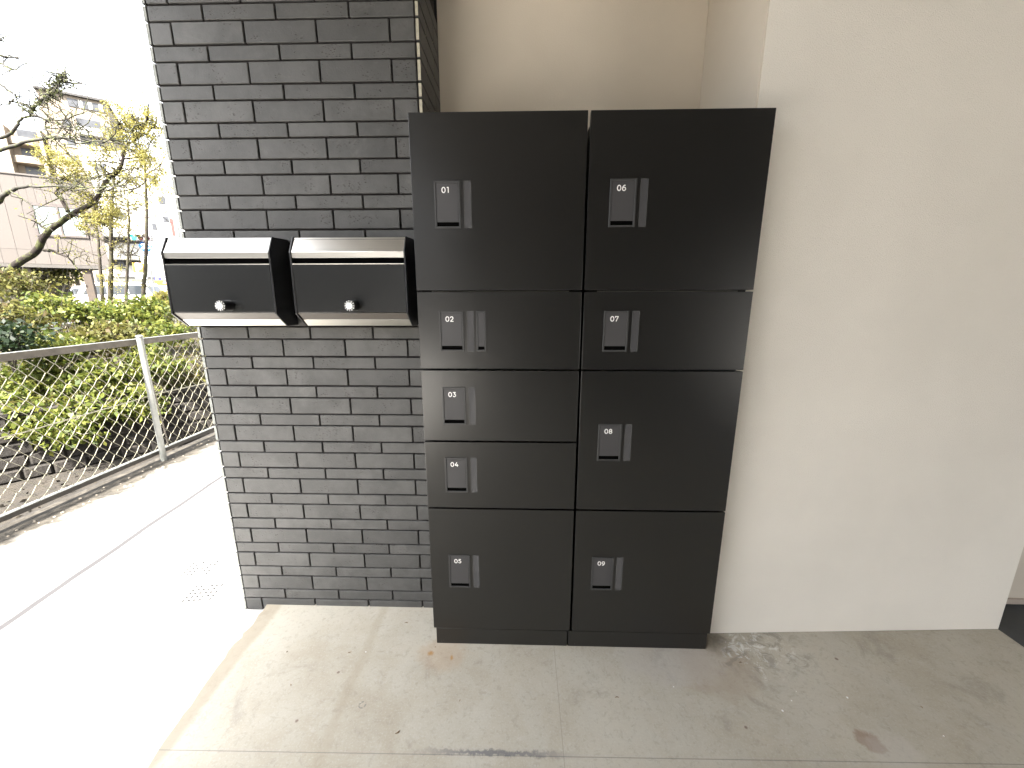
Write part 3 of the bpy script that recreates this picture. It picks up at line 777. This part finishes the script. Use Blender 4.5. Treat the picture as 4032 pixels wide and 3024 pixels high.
tree('leaning_tree', 'dark crooked tree leaning right across the beige building, pale new leaves', None, at(-30, 1175, 11), b_lean, M['barkD'], M['leafY'], .060)

# mossy bare-limbed tree whose limbs come in from the left
def b_moss(mb, br):
    Y = 9.0
    limb(mb, A([(-330, 1330), (-310, 1150), (-300, 900), (-280, 700), (-260, 500), (-200, 300), (-120, 150)], Y), .26, .10, 10, .01)
    t = []
    B = limb(mb, A([(-300, 900), (-120, 850), (-20, 800), (10, 772), (42, 750), (75, 738), (116, 732)], Y), .085, .032, 8, .008)
    B = limb(br, A([(116, 732), (170, 733), (227, 731), (290, 734), (360, 737), (450, 733), (520, 728)], Y), .030, .008, 6, .006); twigs(br, B, 20, .55, .007, t, .1, 2)
    B = limb(br, A([(42, 750), (80, 778), (118, 805), (150, 850), (175, 880)], Y), .026, .008, 5); twigs(br, B, 4, .4, .007, t)
    B = limb(br, A([(-280, 700), (-120, 640), (-10, 596), (60, 572), (101, 557), (158, 549), (203, 538), (244, 541), (292, 549), (357, 557), (398, 561), (449, 543)], Y), .055, .008, 7, .006); twigs(br, B, 26, .6, .009, t, .1, 2, .5)
    B = limb(br, A([(200, 541), (240, 560), (270, 588), (300, 620)], Y), .026, .007, 5)
    B = limb(br, A([(-260, 500), (-100, 540), (0, 545), (60, 504), (72, 479), (90, 465), (126, 455)], Y), .045, .022, 7, .006)
    B2 = limb(br, A([(126, 455), (160, 463), (244, 492), (306, 508), (360, 520)], Y), .034, .008, 5); twigs(br, B2, 14, .55, .008, t, .05, 2)
    B2 = limb(br, A([(126, 455), (180, 470), (240, 470), (300, 450), (370, 430)], Y), .026, .007, 5); twigs(br, B2, 10, .5, .007, t, .1, 2)
    moss = []
    B3 = limb(br, A([(124, 458), (128, 428), (158, 401), (184, 385), (207, 368), (224, 340), (245, 310), (260, 290)], Y), .042, .020, 7, .01); twigs(br, B3, 60, .42, .009, moss, .35, 2, .0)
    B2 = limb(br, A([(128, 428), (90, 412), (50, 408), (0, 415), (-40, 430)], Y), .030, .008, 5); twigs(br, B2, 6, .4, .007, t)
    for pts in ([(-200, 260), (-60, 300), (10, 340), (60, 375), (100, 385)], [(-200, 230), (-40, 235), (30, 265), (80, 280)], [(-160, 180), (-20, 160), (20, 165)], [(-120, 200), (-10, 215), (40, 225), (85, 228)]):
        B2 = limb(br, A(pts, Y), .045, .006, 5, .01); twigs(br, B2, 7, .45, .006, [], .05, 2, .5)
    m1 = np.concatenate([sprays([p_ for p_ in B3], 14, .05), sprays(moss[::3], 1, .04)])
    return np.concatenate([m1, sprays(t[::3], 1, .06)])
tree('mossy_tree', 'grey tree reaching in from the left with mossy, nearly bare limbs', None, at(-330, 1330, 9), b_moss, M['barkG'], M['leafM'], .060)

# slim upright saplings by the street
SAP = [
 ([(404, 1190), (399, 1100), (392, 1010), (384, 930), (377, 870), (371, 800)], 13.4, .062, [(380, 850, 28)], 'thin sapling at the corner of the beige building'),
 ([(434, 1205), (436, 1100), (438, 1000), (437, 893), (441, 800), (446, 730), (450, 660)], 13.0, .082, [(452, 830, 42), (470, 780, 42), (425, 880, 30), (440, 965, 26), (445, 1085, 40), (460, 1060, 30), (432, 1120, 30)], 'thickest straight sapling, leafy down its trunk, in front of the white cars'),
 ([(496, 1215), (499, 1110), (503, 1010), (508, 910), (506, 830), (503, 770)], 13.8, .056, [(505, 905, 32), (485, 850, 36), (515, 800, 34)], 'slender sapling between the thickest one and the blue route sign'),
 ([(560, 1205), (568, 1110), (574, 1030), (577, 940), (578, 860), (575, 770), (572, 690), (566, 630), (560, 590)], 13.0, .068, [(545, 640, 50), (600, 640, 48), (570, 600, 40), (580, 700, 36), (620, 735, 42), (650, 745, 36), (545, 720, 32), (560, 790, 34), (530, 680, 30), (560, 1120, 24)], 'tall sapling standing across the blue route sign'),
]
for pts, Y, r, cl, lab in SAP:
    def b_sap(mb, br, pts=pts, Y=Y, r=r, cl=cl):
        P = limb(mb, A(pts, Y), r, r*.35, 8, .006); t = []
        for i in range(9):
            j = int(rng.uniform(.32, .97)*(len(P)-1)); s = 1 if i % 2 else -1
            p0 = P[j]; d = Vector((s*rng.uniform(.5, 1.0), rng.uniform(-.5, .5), rng.uniform(.25, .8))).normalized()
            l = rng.uniform(.7, 1.5)
            B = limb(br, [p0, p0+d*l*.5+Vector((0, 0, -.05)), p0+d*l+Vector((0, 0, .15*l))], r*.30, .006, 5); twigs(br, B, 5, .45, .007, t, .2, 2)
        return np.concatenate([clusters(cl, Y, 400), sprays(t[::2], 1, .08)])
    tree('sapling', lab, 'saplings along the far bank', at(*pts[0], Y), b_sap, M['barkS'], M['leafY'], .058)

# shrubs on the bank
def ground_z(x, y):
    q = Vector((x, y, 0)) - WA; u, v = q.dot(wd), q.dot(wnrm)
    return -1.0 if v < .25 else (slope_z(u+12, v-.25) if v < 5.5 else .48)
SHR = [
 (250, 1690, 6.3, 140, 85, 800, 'leafG', 'creeper over the canal wall below the middle of the wire mesh'),
 (560, 1580, 7.4, 120, 75, 800, 'leafG', 'creeper over the canal wall close to the pillar'),
 (690, 1500, 8.6, 90, 70, 600, 'leafB', 'olive creeper on the wall at the very edge of the pillar'),
 # px, py, Y, radius px (w,h), leaves, material, label
 (30, 1105, 14.2, 80, 65, 700, 'leafG', 'shrub under the beige building at the left edge of the view'),
 (190, 1105, 15.6, 100, 55, 800, 'leafB', 'olive shrub below the beige building, beside its left column'),
 (275, 1080, 16.2, 50, 40, 420, 'leafG', 'small bright shrub against the right column of the beige building'),
 (50, 1120, 9.9, 130, 52, 900, 'leafB', 'olive shrub hiding the foot of the dark crooked tree'),
 (640, 1190, 11.0, 60, 45, 500, 'leafY', 'pale yellowish shrub right beside the left mailbox'),
 (470, 1205, 11.5, 70, 35, 450, 'leafB', 'thin shrub around the feet of the saplings'),
 (60, 1270, 8.0, 120, 70, 900, 'leafB', 'brownish thin shrub above the dark evergreen at the left edge'),
 (230, 1215, 8.8, 130, 55, 1300, 'leafG', 'bright green shrub in front of the two brown columns'),
 (420, 1245, 9.2, 130, 55, 1400, 'leafG', 'wide green shrub in front of the parked white cars'),
 (600, 1225, 9.6, 110, 60, 1300, 'leafG', 'green shrub just left of the mailbox, under the store sign'),
 (200, 1370, 7.2, 150, 60, 1300, 'leafG', 'yellow green shrub over the top rail left of the fence post'),
 (430, 1330, 7.9, 150, 60, 1500, 'leafB', 'olive shrub above the middle of the top rail'),
 (620, 1320, 8.4, 110, 60, 1100, 'leafG', 'shrub beneath the left mailbox at the pillar edge'),
 (110, 1500, 6.9, 150, 75, 1250, 'leafG', 'large shrub behind the wire mesh at the left edge'),
 (330, 1485, 7.2, 140, 70, 1300, 'leafG', 'broad shrub behind the wire mesh, left of the fence post'),
 (600, 1430, 7.8, 120, 70, 1300, 'leafG', 'shrub behind the wire mesh right of the fence post'),
 (90, 1640, 6.25, 170, 100, 1100, 'leafG', 'sparse creeper hanging down the canal wall at the left'),
 (370, 1610, 6.85, 150, 80, 800, 'leafG', 'small creeper hanging down the canal wall near the fence post'),
]
for x, y, Y, rw_, rh, nl, lm, lab in SHR:
    c = at(x, y, Y); k = (Y+1.37)/F_PX; sx, sz = rw_*k, rh*k
    base = Vector((c.x, c.y+.05, min(ground_z(c.x, c.y), c.z-sz*.6))); s = thing('shrub', lab, 'shrub', tuple(base), 'shrubs on the canal bank')
    mb = MB(); tips = []
    for i in range(20):
        tx = c.x + rng.uniform(-1.1, 1.1)*sx; tz = c.z + rng.uniform(-.5, 1.25)*sz; ty = c.y + rng.uniform(-.5, .5)*sx*.6
        B = limb(mb, [base + Vector((rng.uniform(-.15, .15), 0, 0)), base.lerp(Vector((tx, ty, tz)), .55) + Vector((0, 0, .06)), Vector((tx, ty, tz))], .012, .004, 4, .03, 2)
        tips += B[2:]
    link('stems', local(mb, base).mesh('stems', M['twig']), s)
    cc = []
    for _ in range(34):
        o = rng.normal(size=3); o /= np.linalg.norm(o); o *= rng.uniform(.25, 1)**.6
        cc.append(np.array(tuple(c)) + o*np.array([sx, sx*.55, sz]))
    cc = np.array(cc); idx = rng.integers(0, len(cc), nl)
    pos = cc[idx] + rng.normal(0, 1, (nl, 3))*np.array([.17*sx, .14*sx, .13*sz+.02])
    link('foliage', leaf_mesh('foliage', pos - np.array(tuple(base)), .118, M[lm], .15, .6), s)
c = at(20, 1330, 6.4)
ev = thing('evergreen_bush', 'dark glossy evergreen bush low at the left edge above the rail', 'bush', (c.x, c.y, c.z-.5))
pos = rng.normal(0, 1, (900, 3))*np.array([.30, .25, .17]) + np.array([0, 0, .5])
link('foliage', leaf_mesh('foliage', pos, .12, M['leafD'], .2, .5), ev)
mb = MB(); [mb.tube([(0, 0, -.2), (random.uniform(-.2, .2), 0, .25), (random.uniform(-.4, .4), 0, .6)], [.02, .012, .005], 5) for _ in range(6)]
link('stems', mb.mesh('stems', M['barkD']), ev)
# ground cover: fallen leaves and seedlings on the slope
n = 26000
uu = rng.uniform(-8, 22, n); vv = rng.uniform(.0, 1, n)**1.3*5.6
pos = np.array([tuple(bank(a, b, slope_z(a+12, b-.25) + .03 + abs(rng.normal(0, .16)))) for a, b in zip(uu, vv)])
link('ground_cover', leaf_mesh('ground_cover', pos, .10, M['leafB'], -.1, .6), kind='stuff')
n = 2600
pos = np.array([tuple(bank(a, b, -2.27)) for a, b in zip(rng.uniform(-6, 16, n), rng.uniform(-6, -.05, n))])
link('leaf_litter', leaf_mesh('leaf_litter', pos, .085, M['slope'], .0, .6), kind='stuff')

# ------------------------------------------------------------------ buildings across the canal
def frame_of(pl, pr):
    """local frame of a facade running from pl to pr: x along it, y away from us"""
    d = Vector((pr.x-pl.x, pr.y-pl.y, 0)); L = d.length; d.normalize()
    return math.atan2(d.y, d.x), L
gl, gr = at(-260, 1042, 13.55), at(430, 1045, 16.3)
ang, L = frame_of(gl, gr)
bb = thing('beige_building', 'low beige panelled building raised on columns, one bronze framed window', 'building', (gl.x, gl.y, .5), rotz=ang)
H0, H1 = 2.75-.5, 6.15-.5
SK = -.55                                                  # the plan is skewed: its end walls run away to the left
def plan(y0, y1, xa, xb, z): return [(xa+SK*y0, y0, z), (xb+SK*y0, y0, z), (xb+SK*y1, y1, z), (xa+SK*y1, y1, z)]
def slab(name, m_, y0, y1, z0, z1, xa=0.0, xb=None):
    return link(name, MB().prism(plan(y0, y1, xa, L if xb is None else xb, z0), (0, 0, z1-z0)).mesh(name, m_), bb)
slab('body', M['under'], .06, 6, H0+.01, H1-.02, .01, L-.01)
slab('parapet', M['beige'], -.03, 6, H1-.019, H1+.04)
# window hole in metres along the facade
def along(px, py=870):
    d = AX_R*((px-2016)/F_PX) - AX_U*((py-1512)/F_PX) + AX_F; d = Vector(d); o = Vector(CAM)
    q = Vector((math.cos(ang), math.sin(ang), 0)); nrm = Vector((-q.y, q.x, 0)); b0 = Vector((gl.x, gl.y, 0))
    d.z = 0; o.z = 0; t = (b0-o).dot(nrm)/d.dot(nrm); return (o+d*t-b0).dot(q)
def height(py, px):
    p0 = along(px, py); Yd = gl.y + math.sin(ang)*p0; return at(px, py, Yd).z - .5
wx0, wx1 = along(143), along(326); wz0, wz1 = height(925, 235), height(818, 235)
zc = height(987, 235); pw = (L)/11.0
for i in range(11):
    x0, x1 = i*pw+.004, (i+1)*pw-.004
    for z0, z1 in ((H0, zc-.004), (zc+.004, H1-.03)):
        a0, a1 = wx0-.085, wx1+.085
        if z0 > zc and x1 > a0 and x0 < a1:                  # cut round the window
            segs = [(max(x0, a0), min(x1, a1), z0, wz0-.085), (max(x0, a0), min(x1, a1), wz1+.125, z1)]
            if x0 < a0-.02: segs.append((x0, a0-.004, z0, z1))
            if x1 > a1+.02: segs.append((a1+.004, x1, z0, z1))
        else: segs = [(x0, x1, z0, z1)]
        for xa, xb, a, b in segs: boxo('panel', M['beige'], xa, xb, random.uniform(-.006, .006), .058, a, b, bb)
wn_ = boxo('window', M['wframe'], wx0-.08, wx1+.08, -.05, .05, wz0-.08, wz0-.001, bb)
for a in ((wx0-.08, wx0, wz0, wz1), (wx1, wx1+.08, wz0, wz1), ((wx0+wx1)/2-.03, (wx0+wx1)/2+.03, wz0, wz1), (wx0-.08, wx1+.08, wz1+.001, wz1+.12)):
    boxo('window_frame', M['wframe'], a[0], a[1], -.05, .05, a[2], a[3], wn_)
for a, b in ((wx0+.005, (wx0+wx1)/2-.035), ((wx0+wx1)/2+.035, wx1-.005)): boxo('pane', M['glass'], a, b, .0, .02, wz0+.002, wz1-.002, wn_)
slab('soffit', M['under'], -.02, 6, H0-.14, H0-.01)
slab('ground_floor_wall', M['under'], 3.2, 3.4, -.2, H0-.15, .3, L-.4)
for px in (78, 318):
    xx = along(px, 1060); boxo('column', M['beigecol'], xx, xx+.26, .10, .40, -.3, H0-.15, bb, bevel=.01)

# white building behind the saplings
pl, pr = at(405, 1000, 46), at(820, 1000, 50)
ang2, L2 = frame_of(pl, pr); z0w = .5
wb = thing('white_building', 'overexposed white building with grey canopies behind the saplings', 'building', (pl.x, pl.y, z0w), rotz=ang2)
def hz(py): return at(560, py, 48).z - z0w
HW = hz(600)
boxo('body', M['whitew'], 0, L2, 0, 9, 0, HW, wb)
k2 = L2/415.0
def xr(px): return (px-405)*k2
for y0, y1, xa, xb in ((925, 945, 418, 560), (1010, 1030, 418, 560)):
    m = MB(); za, zb = hz(y1), hz(y0)
    m.prism([(xr(xa), -.02, zb), (xr(xa), -1.5, za+.12), (xr(xa), -1.5, za), (xr(xa), -.02, za)], (xr(xb)-xr(xa), 0, 0)); link('canopy', m.mesh('canopy', M['greyw']), wb)
    boxo('recess', M['gcol'], xr(xa), xr(xb), -.06, -.01, hz(y1+18), za-.02, wb)
for x0, x1, y0, y1 in ((455, 478, 1030, 1062), (612, 628, 880, 905), (633, 662, 690, 715), (655, 680, 770, 800), (660, 688, 850, 872), (437, 470, 885, 892), (480, 520, 845, 868), (640, 668, 615, 632), (560, 590, 700, 716), (440, 480, 660, 690)):
    f = boxo('window', M['winfar'], xr(x0), xr(x1), -.09, -.005, hz(y1), hz(y0), wb)
    boxo('window_frame', M['creamw'], xr(x0)-.1, xr(x1)+.1, -.05, -.0, hz(y1)-.18, hz(y1)-.02, f)
boxo('shop_band', M['greyw'], xr(405), xr(700), -.10, -.02, hz(1120), hz(1092), wb)
boxo('shopfront', M['gcol'], xr(405), xr(575), -.08, -.02, .2, hz(1122), wb)

# cream apartment tower far behind
pl, pr = at(196, 600, 70.5), at(455, 600, 75.5)
ang3, L3 = frame_of(pl, pr)
tw = thing('apartment_tower', 'tall washed out cream apartment tower with stacked balconies, far behind the trees', 'building', (pl.x, pl.y, .5), rotz=ang3)
HT = at(292, 372, 72.5).z - .5
boxo('main_block', M['cream'], 0, L3, 0, 14, 0, HT, tw)
boxo('roof_band', M['gcol'], -.2, L3+.2, -.5, 14, HT, HT+.35, tw)
boxo('side_block', M['cream'], -5.0, -.02, 1.5, 13, 0, HT-6.2, tw)
st = 2.85
for i in range(12):
    zb = HT - .3 - st*(i+1)
    if zb < 1: break
    if i == 0:
        f = boxo('window', M['winfar'], L3*.42, L3*.98, -.12, -.01, zb+1.5, zb+st-.15, tw)
        for q in (.58, .72, .88): boxo('mullion', M['creamw'], L3*q, L3*q+.5, -.16, -.125, zb+1.5, zb+st-.15, f)
        continue
    f = boxo('balcony', M['creamw'], L3*.47, L3*.86, -1.2, -.02, zb, zb+1.15, tw)
    boxo('balcony_opening', M['winfar'], L3*.49, L3*.84, -.06, -.015, zb+1.16, zb+st-.12, f)
    f = boxo('window', M['winfar'], L3*.28, L3*.40, -.10, -.01, zb+.9, zb+2.2, tw)
    boxo('sill', M['creamw'], L3*.27, L3*.41, -.16, -.02, zb+.70, zb+.88, f)
    f = boxo('window', M['winfar'], L3*.90, L3*.97, -.10, -.01, zb+.9, zb+2.2, tw)
    if zb < HT-8:
        m = MB(); pts = [(-2.6+2.4*math.cos(R(a)), 1.4-1.9*math.sin(R(a)), zb) for a in range(0, 181, 20)]
        m.prism(pts, (0, 0, 1.05)); b_ = link('curved_balcony', m.mesh('curved_balcony', M['cream']), tw)
        boxo('door_opening', M['winfar'], -3.6, -1.4, 1.42, 1.48, zb+1.07, zb+st-.2, b_)
boxo('pilaster', M['cream'], -4.95, -4.45, -.6, 1.45, 0, HT-6.3, tw); boxo('pilaster', M['cream'], -.9, -.4, -.6, 1.45, 0, HT-6.3, tw)

# ------------------------------------------------------------------ signs, signal and cars in the street
def facing(px, Y):                                       # yaw so that a sign's front (-y) looks back to the entrance
    p0 = at(px, 1170, Y); return math.atan2(p0.y-CAM[1], p0.x-CAM[0]) - math.pi/2
p0 = at(572, 970, 22); kk = 23.4/F_PX
def sign_disc(o, name, poly, m, y0, y1): return link(name, MB().prism([(x, y0, z) for x, z in poly], (0, y1-y0, 0)).mesh(name, m), o)
q = thing('route_sign', 'blue hexagonal road number sign above a white plate, half hidden by a sapling', 'road sign', (p0.x, p0.y, .5), rotz=R(12))
zc = p0.z-.5
hexa = [(-.34, .02), (-.20, .26), (.16, .27), (.34, 0), (.20, -.26), (-.14, -.27)]
hexa = [(x, z+zc) for x, z in hexa]
sign_disc(q, 'panel', hexa, M['blue'], 0, .02)
m = MB(); strokes(m, '2', (-.19, 0, zc-.11), (1,0,0), (0,0,1), (0,-1,0), .24, .055); strokes(m, '0', (.06, 0, zc-.11), (1,0,0), (0,0,1), (0,-1,0), .24, .055)
link('number', m.mesh('number', M['signw']), q)
boxo('name_plate', M['signw'], -.34, .30, 0, .02, zc-.95, zc-.44, q); boxo('plate_band', M['blue'], -.30, .26, -.006, -.001, zc-.53, zc-.47, q)
link('pole', MB().tube([(0, .06, -.1), (0, .06, zc+.3)], .04, 10).mesh('pole', M['galv']), q)
p0 = at(579, 940, 22.3)
q = thing('traffic_light', 'horizontal traffic light showing green above the blue route sign', 'traffic light', (p0.x+1.9, p0.y, .5), rotz=R(10))
zc = p0.z-.5
hb = link('housing', MB().box(-2.45, -1.40, -.10, .10, zc-.17, zc+.17).mesh('housing', M['greylamp'], bevel=.03), q)
for i, mm in enumerate(('green', 'lampdark', 'lampdark')):
    x = -2.25 + i*.33; link('lens', MB().tube([(x, -.101, zc), (x, -.12, zc), (x, -.13, zc)], [.135, .13, .08], 16).mesh('lens', M[mm]), hb)
    link('visor', MB().prism([(x-.15, -.101, zc+.02), (x-.10, -.101, zc+.145), (x+.10, -.101, zc+.145), (x+.15, -.101, zc+.02), (x+.11, -.101, zc+.165), (x-.11, -.101, zc+.165)], (0, -.2, 0)).mesh('visor', M['greylamp']), hb)
link('arm', MB().tube([(-1.4, 0, zc), (0, 0, zc+.1)], .035, 8).mesh('arm', M['galv']), q)
link('pole', MB().tube([(0, 0, -.1), (0, 0, zc+.6)], .09, 12).mesh('pole', M['galv']), q)
p0 = at(547, 1053, 30); k3 = 31.4/F_PX
q = thing('parking_sign', 'square yellow parking sign with a white P left of the tall sapling', 'sign', (p0.x, p0.y, .5), rotz=R(15)); zc = p0.z-.5
boxo('board', M['yellow'], -.40, .42, 0, .08, zc-.36, zc+.36, q); boxo('lower_board', M['signw'], -.36, .40, .01, .07, zc-.85, zc-.40, q)
m = MB(); strokes(m, 'P', (-.17, -.001, zc-.24), (1,0,0), (0,0,1), (0,-1,0), .48, .24, mi=0); link('letter_outline', m.mesh('letter_outline', M['plum']), q)
m = MB(); strokes(m, 'P', (-.17, -.005, zc-.24), (1,0,0), (0,0,1), (0,-1,0), .48, .16, mi=0); link('letter', m.mesh('letter', M['signw']), q)
link('pole', MB().tube([(.30, .12, -.1), (.30, .12, zc+.3)], .04, 8).mesh('pole', M['galv']), q)
p0 = at(637, 1107, 33); q = thing('store_sign', 'shop sign with navy band over yellow beside the left mailbox', 'sign', (p0.x, p0.y, .5), rotz=R(15)); zc = p0.z-.5
boxo('navy_band', M['navy'], -.55, .75, 0, .1, zc+.06, zc+.30, q); boxo('yellow_band', M['yellow'], -.55, .75, 0, .1, zc-.32, zc+.055, q)
boxo('red_patch', M['red'], .02, .62, -.012, -.001, zc-.22, zc-.02, q)
for xa, xb, za, zb in ((.12, .48, -.10, -.07), (.08, .56, -.17, -.135)): boxo('print_line', M['signw'], xa, xb, -.016, -.0125, zc+za, zc+zb, q)
boxo('print_line', M['signw'], -.42, -.26, -.006, -.001, zc+.12, zc+.24, q); boxo('print_line', M['signw'], .02, .60, -.006, -.001, zc+.13, zc+.19, q)
link('pole', MB().tube([(.3, .12, -.1), (.3, .12, zc+.2)], .06, 8).mesh('pole', M['galv']), q)
p0 = at(681, 905, 36); q = thing('banner', 'narrow faded red banner just left of the pillar above the mailbox', 'banner', (p0.x, p0.y, p0.z), rotz=R(15))
boxo('cloth', M['red'], -.10, .14, 0, .02, -.55, .95, q); link('pole', MB().tube([(-.16, .03, -p0.z+.5), (-.16, .03, 1.1)], .03, 6).mesh('pole', M['galv']), q)

def car(px, Y, rot, label, L_=4.1, H_=1.72):
    p0 = at(px, 1200, Y); c = thing('parked_car', label, 'car', (p0.x, p0.y, .495), 'white cars parked in the street', rot)
    W2 = .82
    side = [(-L_/2, .32), (-L_/2, .95), (-L_/2+.25, 1.02), (-L_/2+.75, H_-.12), (-L_/2+1.1, H_), (L_/2-.45, H_), (L_/2-.08, 1.0), (L_/2, .9), (L_/2, .32)]
    m = MB(); m.prism([(x, -W2, z) for x, z in side], (0, 2*W2, 0)); link('body', m.mesh('body', M['carw'], bevel=.05), c)
    for s in (-1, 1):
        y = s*(W2+.004)
        for xs in ([(-L_/2+.62, 1.06), (-L_/2+.98, H_-.16), (-.25, H_-.14), (-.25, 1.06)], [(-.15, 1.06), (-.15, H_-.14), (.75, H_-.14), (.75, 1.06)], [(.85, 1.06), (.85, H_-.14), (L_/2-.52, H_-.16), (L_/2-.32, 1.06)]):
            link('side_window', MB().prism([(x, y, z) for x, z in xs], (0, -s*.01, 0)).mesh('side_window', M['carglass']), c)
        for x in (-L_/2+.72, L_/2-.72):
            wl = link('wheel', MB().tube([(x, s*(W2-.15), .32), (x, s*(W2+.012), .32)], .32, 18).mesh('wheel', M['tyre']), c)
            link('rim', MB().tube([(x, s*(W2+.0125), .32), (x, s*(W2+.02), .32)], .19, 14).mesh('rim', M['rim']), wl)
    link('windscreen', MB().prism([(-L_/2+.30, -W2+.12, 1.06), (-L_/2+.72, -W2+.16, H_-.16), (-L_/2+.72, W2-.16, H_-.16), (-L_/2+.30, W2-.12, 1.06)], (-.02, 0, .006)).mesh('windscreen', M['carglass']), c)
    link('rear_window', MB().prism([(L_/2-.42, -W2+.12, H_-.12), (L_/2-.12, -W2+.10, 1.08), (L_/2-.12, W2-.10, 1.08), (L_/2-.42, W2-.12, H_-.12)], (.02, 0, .008)).mesh('rear_window', M['carglass']), c)
    for s in (-1, 1): link('tail_lamp', MB().box(L_/2+.001, L_/2+.02, s*.72-.07, s*.72+.07, .72, .98).mesh('tail_lamp', M['lampR']), c)
    boxo('bumper', M['carw'], L_/2+.0005, L_/2+.08, -W2+.02, W2-.02, .34, .60, c, bevel=.03)
    return c
car(405, 25.0, R(100), 'white hatchback seen from behind, left of the thickest sapling', 3.6, 1.62)
car(485, 23.8, R(18), 'white minivan parked side on behind the saplings', 4.2, 1.78)

# small things on the floor and on the pavement
mb = MB()
for x, y, r in ((-.613, -.352, .004), (-.90, -.055, .003), (-1.15, -.06, .003), (.664, -.058, .004), (-.70, .10, .003), (-.55, -.02, .0025), (1.2, -.22, .003), (.15, -.21, .003), (-1.05, -.20, .003), (-.42, -.24, .002)):
    a = random.uniform(0, 3.1); l = r*random.uniform(1, 2.6)
    mb.tube([(x, y, r*.5), (x+l*math.cos(a), y+l*math.sin(a), r*.7), (x+2*l*math.cos(a+.3), y+2*l*math.sin(a+.3), r*.4)], [r*.3, r*.55, r*.2], 5)
link('floor_crumbs', mb.mesh('floor_crumbs', M['crumb']), kind='stuff')
mb = MB()
for x, y, r in ((.705, -.242, .0045), (.966, -.189, .0045), (.76, -.205, .003), (1.18, -.31, .003), (.36, -.165, .003), (-.83, -.05, .003), (.80, -.17, .002)):
    mb.tube([(x, y, .0002), (x+r*.3, y, r*.5), (x+r*.3, y, r*.8)], [r*.7, r*.8, r*.35], 6)
link('plaster_crumbs', mb.mesh('plaster_crumbs', M['white']), kind='stuff')
mb = MB()
for _ in range(140):
    x = -3.43 + abs(random.gauss(0, .16)); y = random.uniform(-1, 3.6); r = random.uniform(.004, .011)
    mb.tube([(x, y, ZS), (x+r*.4, y, ZS+r*.5), (x+r*.4, y, ZS+r*.8)], [r, r*.9, r*.3], 5)
for x, y, r in ((-2.05, -.55, .010), (-2.0, -.82, .012), (-2.75, .62, .018), (-2.4, 1.3, .012), (-2.2, 1.75, .010)):
    mb.tube([(x, y, ZS), (x+r, y+.3*r, ZS+r*.5), (x+2*r, y, ZS+r*.3)], [r*.3, r*.6, r*.2], 5)
link('pavement_grit', mb.mesh('pavement_grit', M['grit']), kind='stuff')
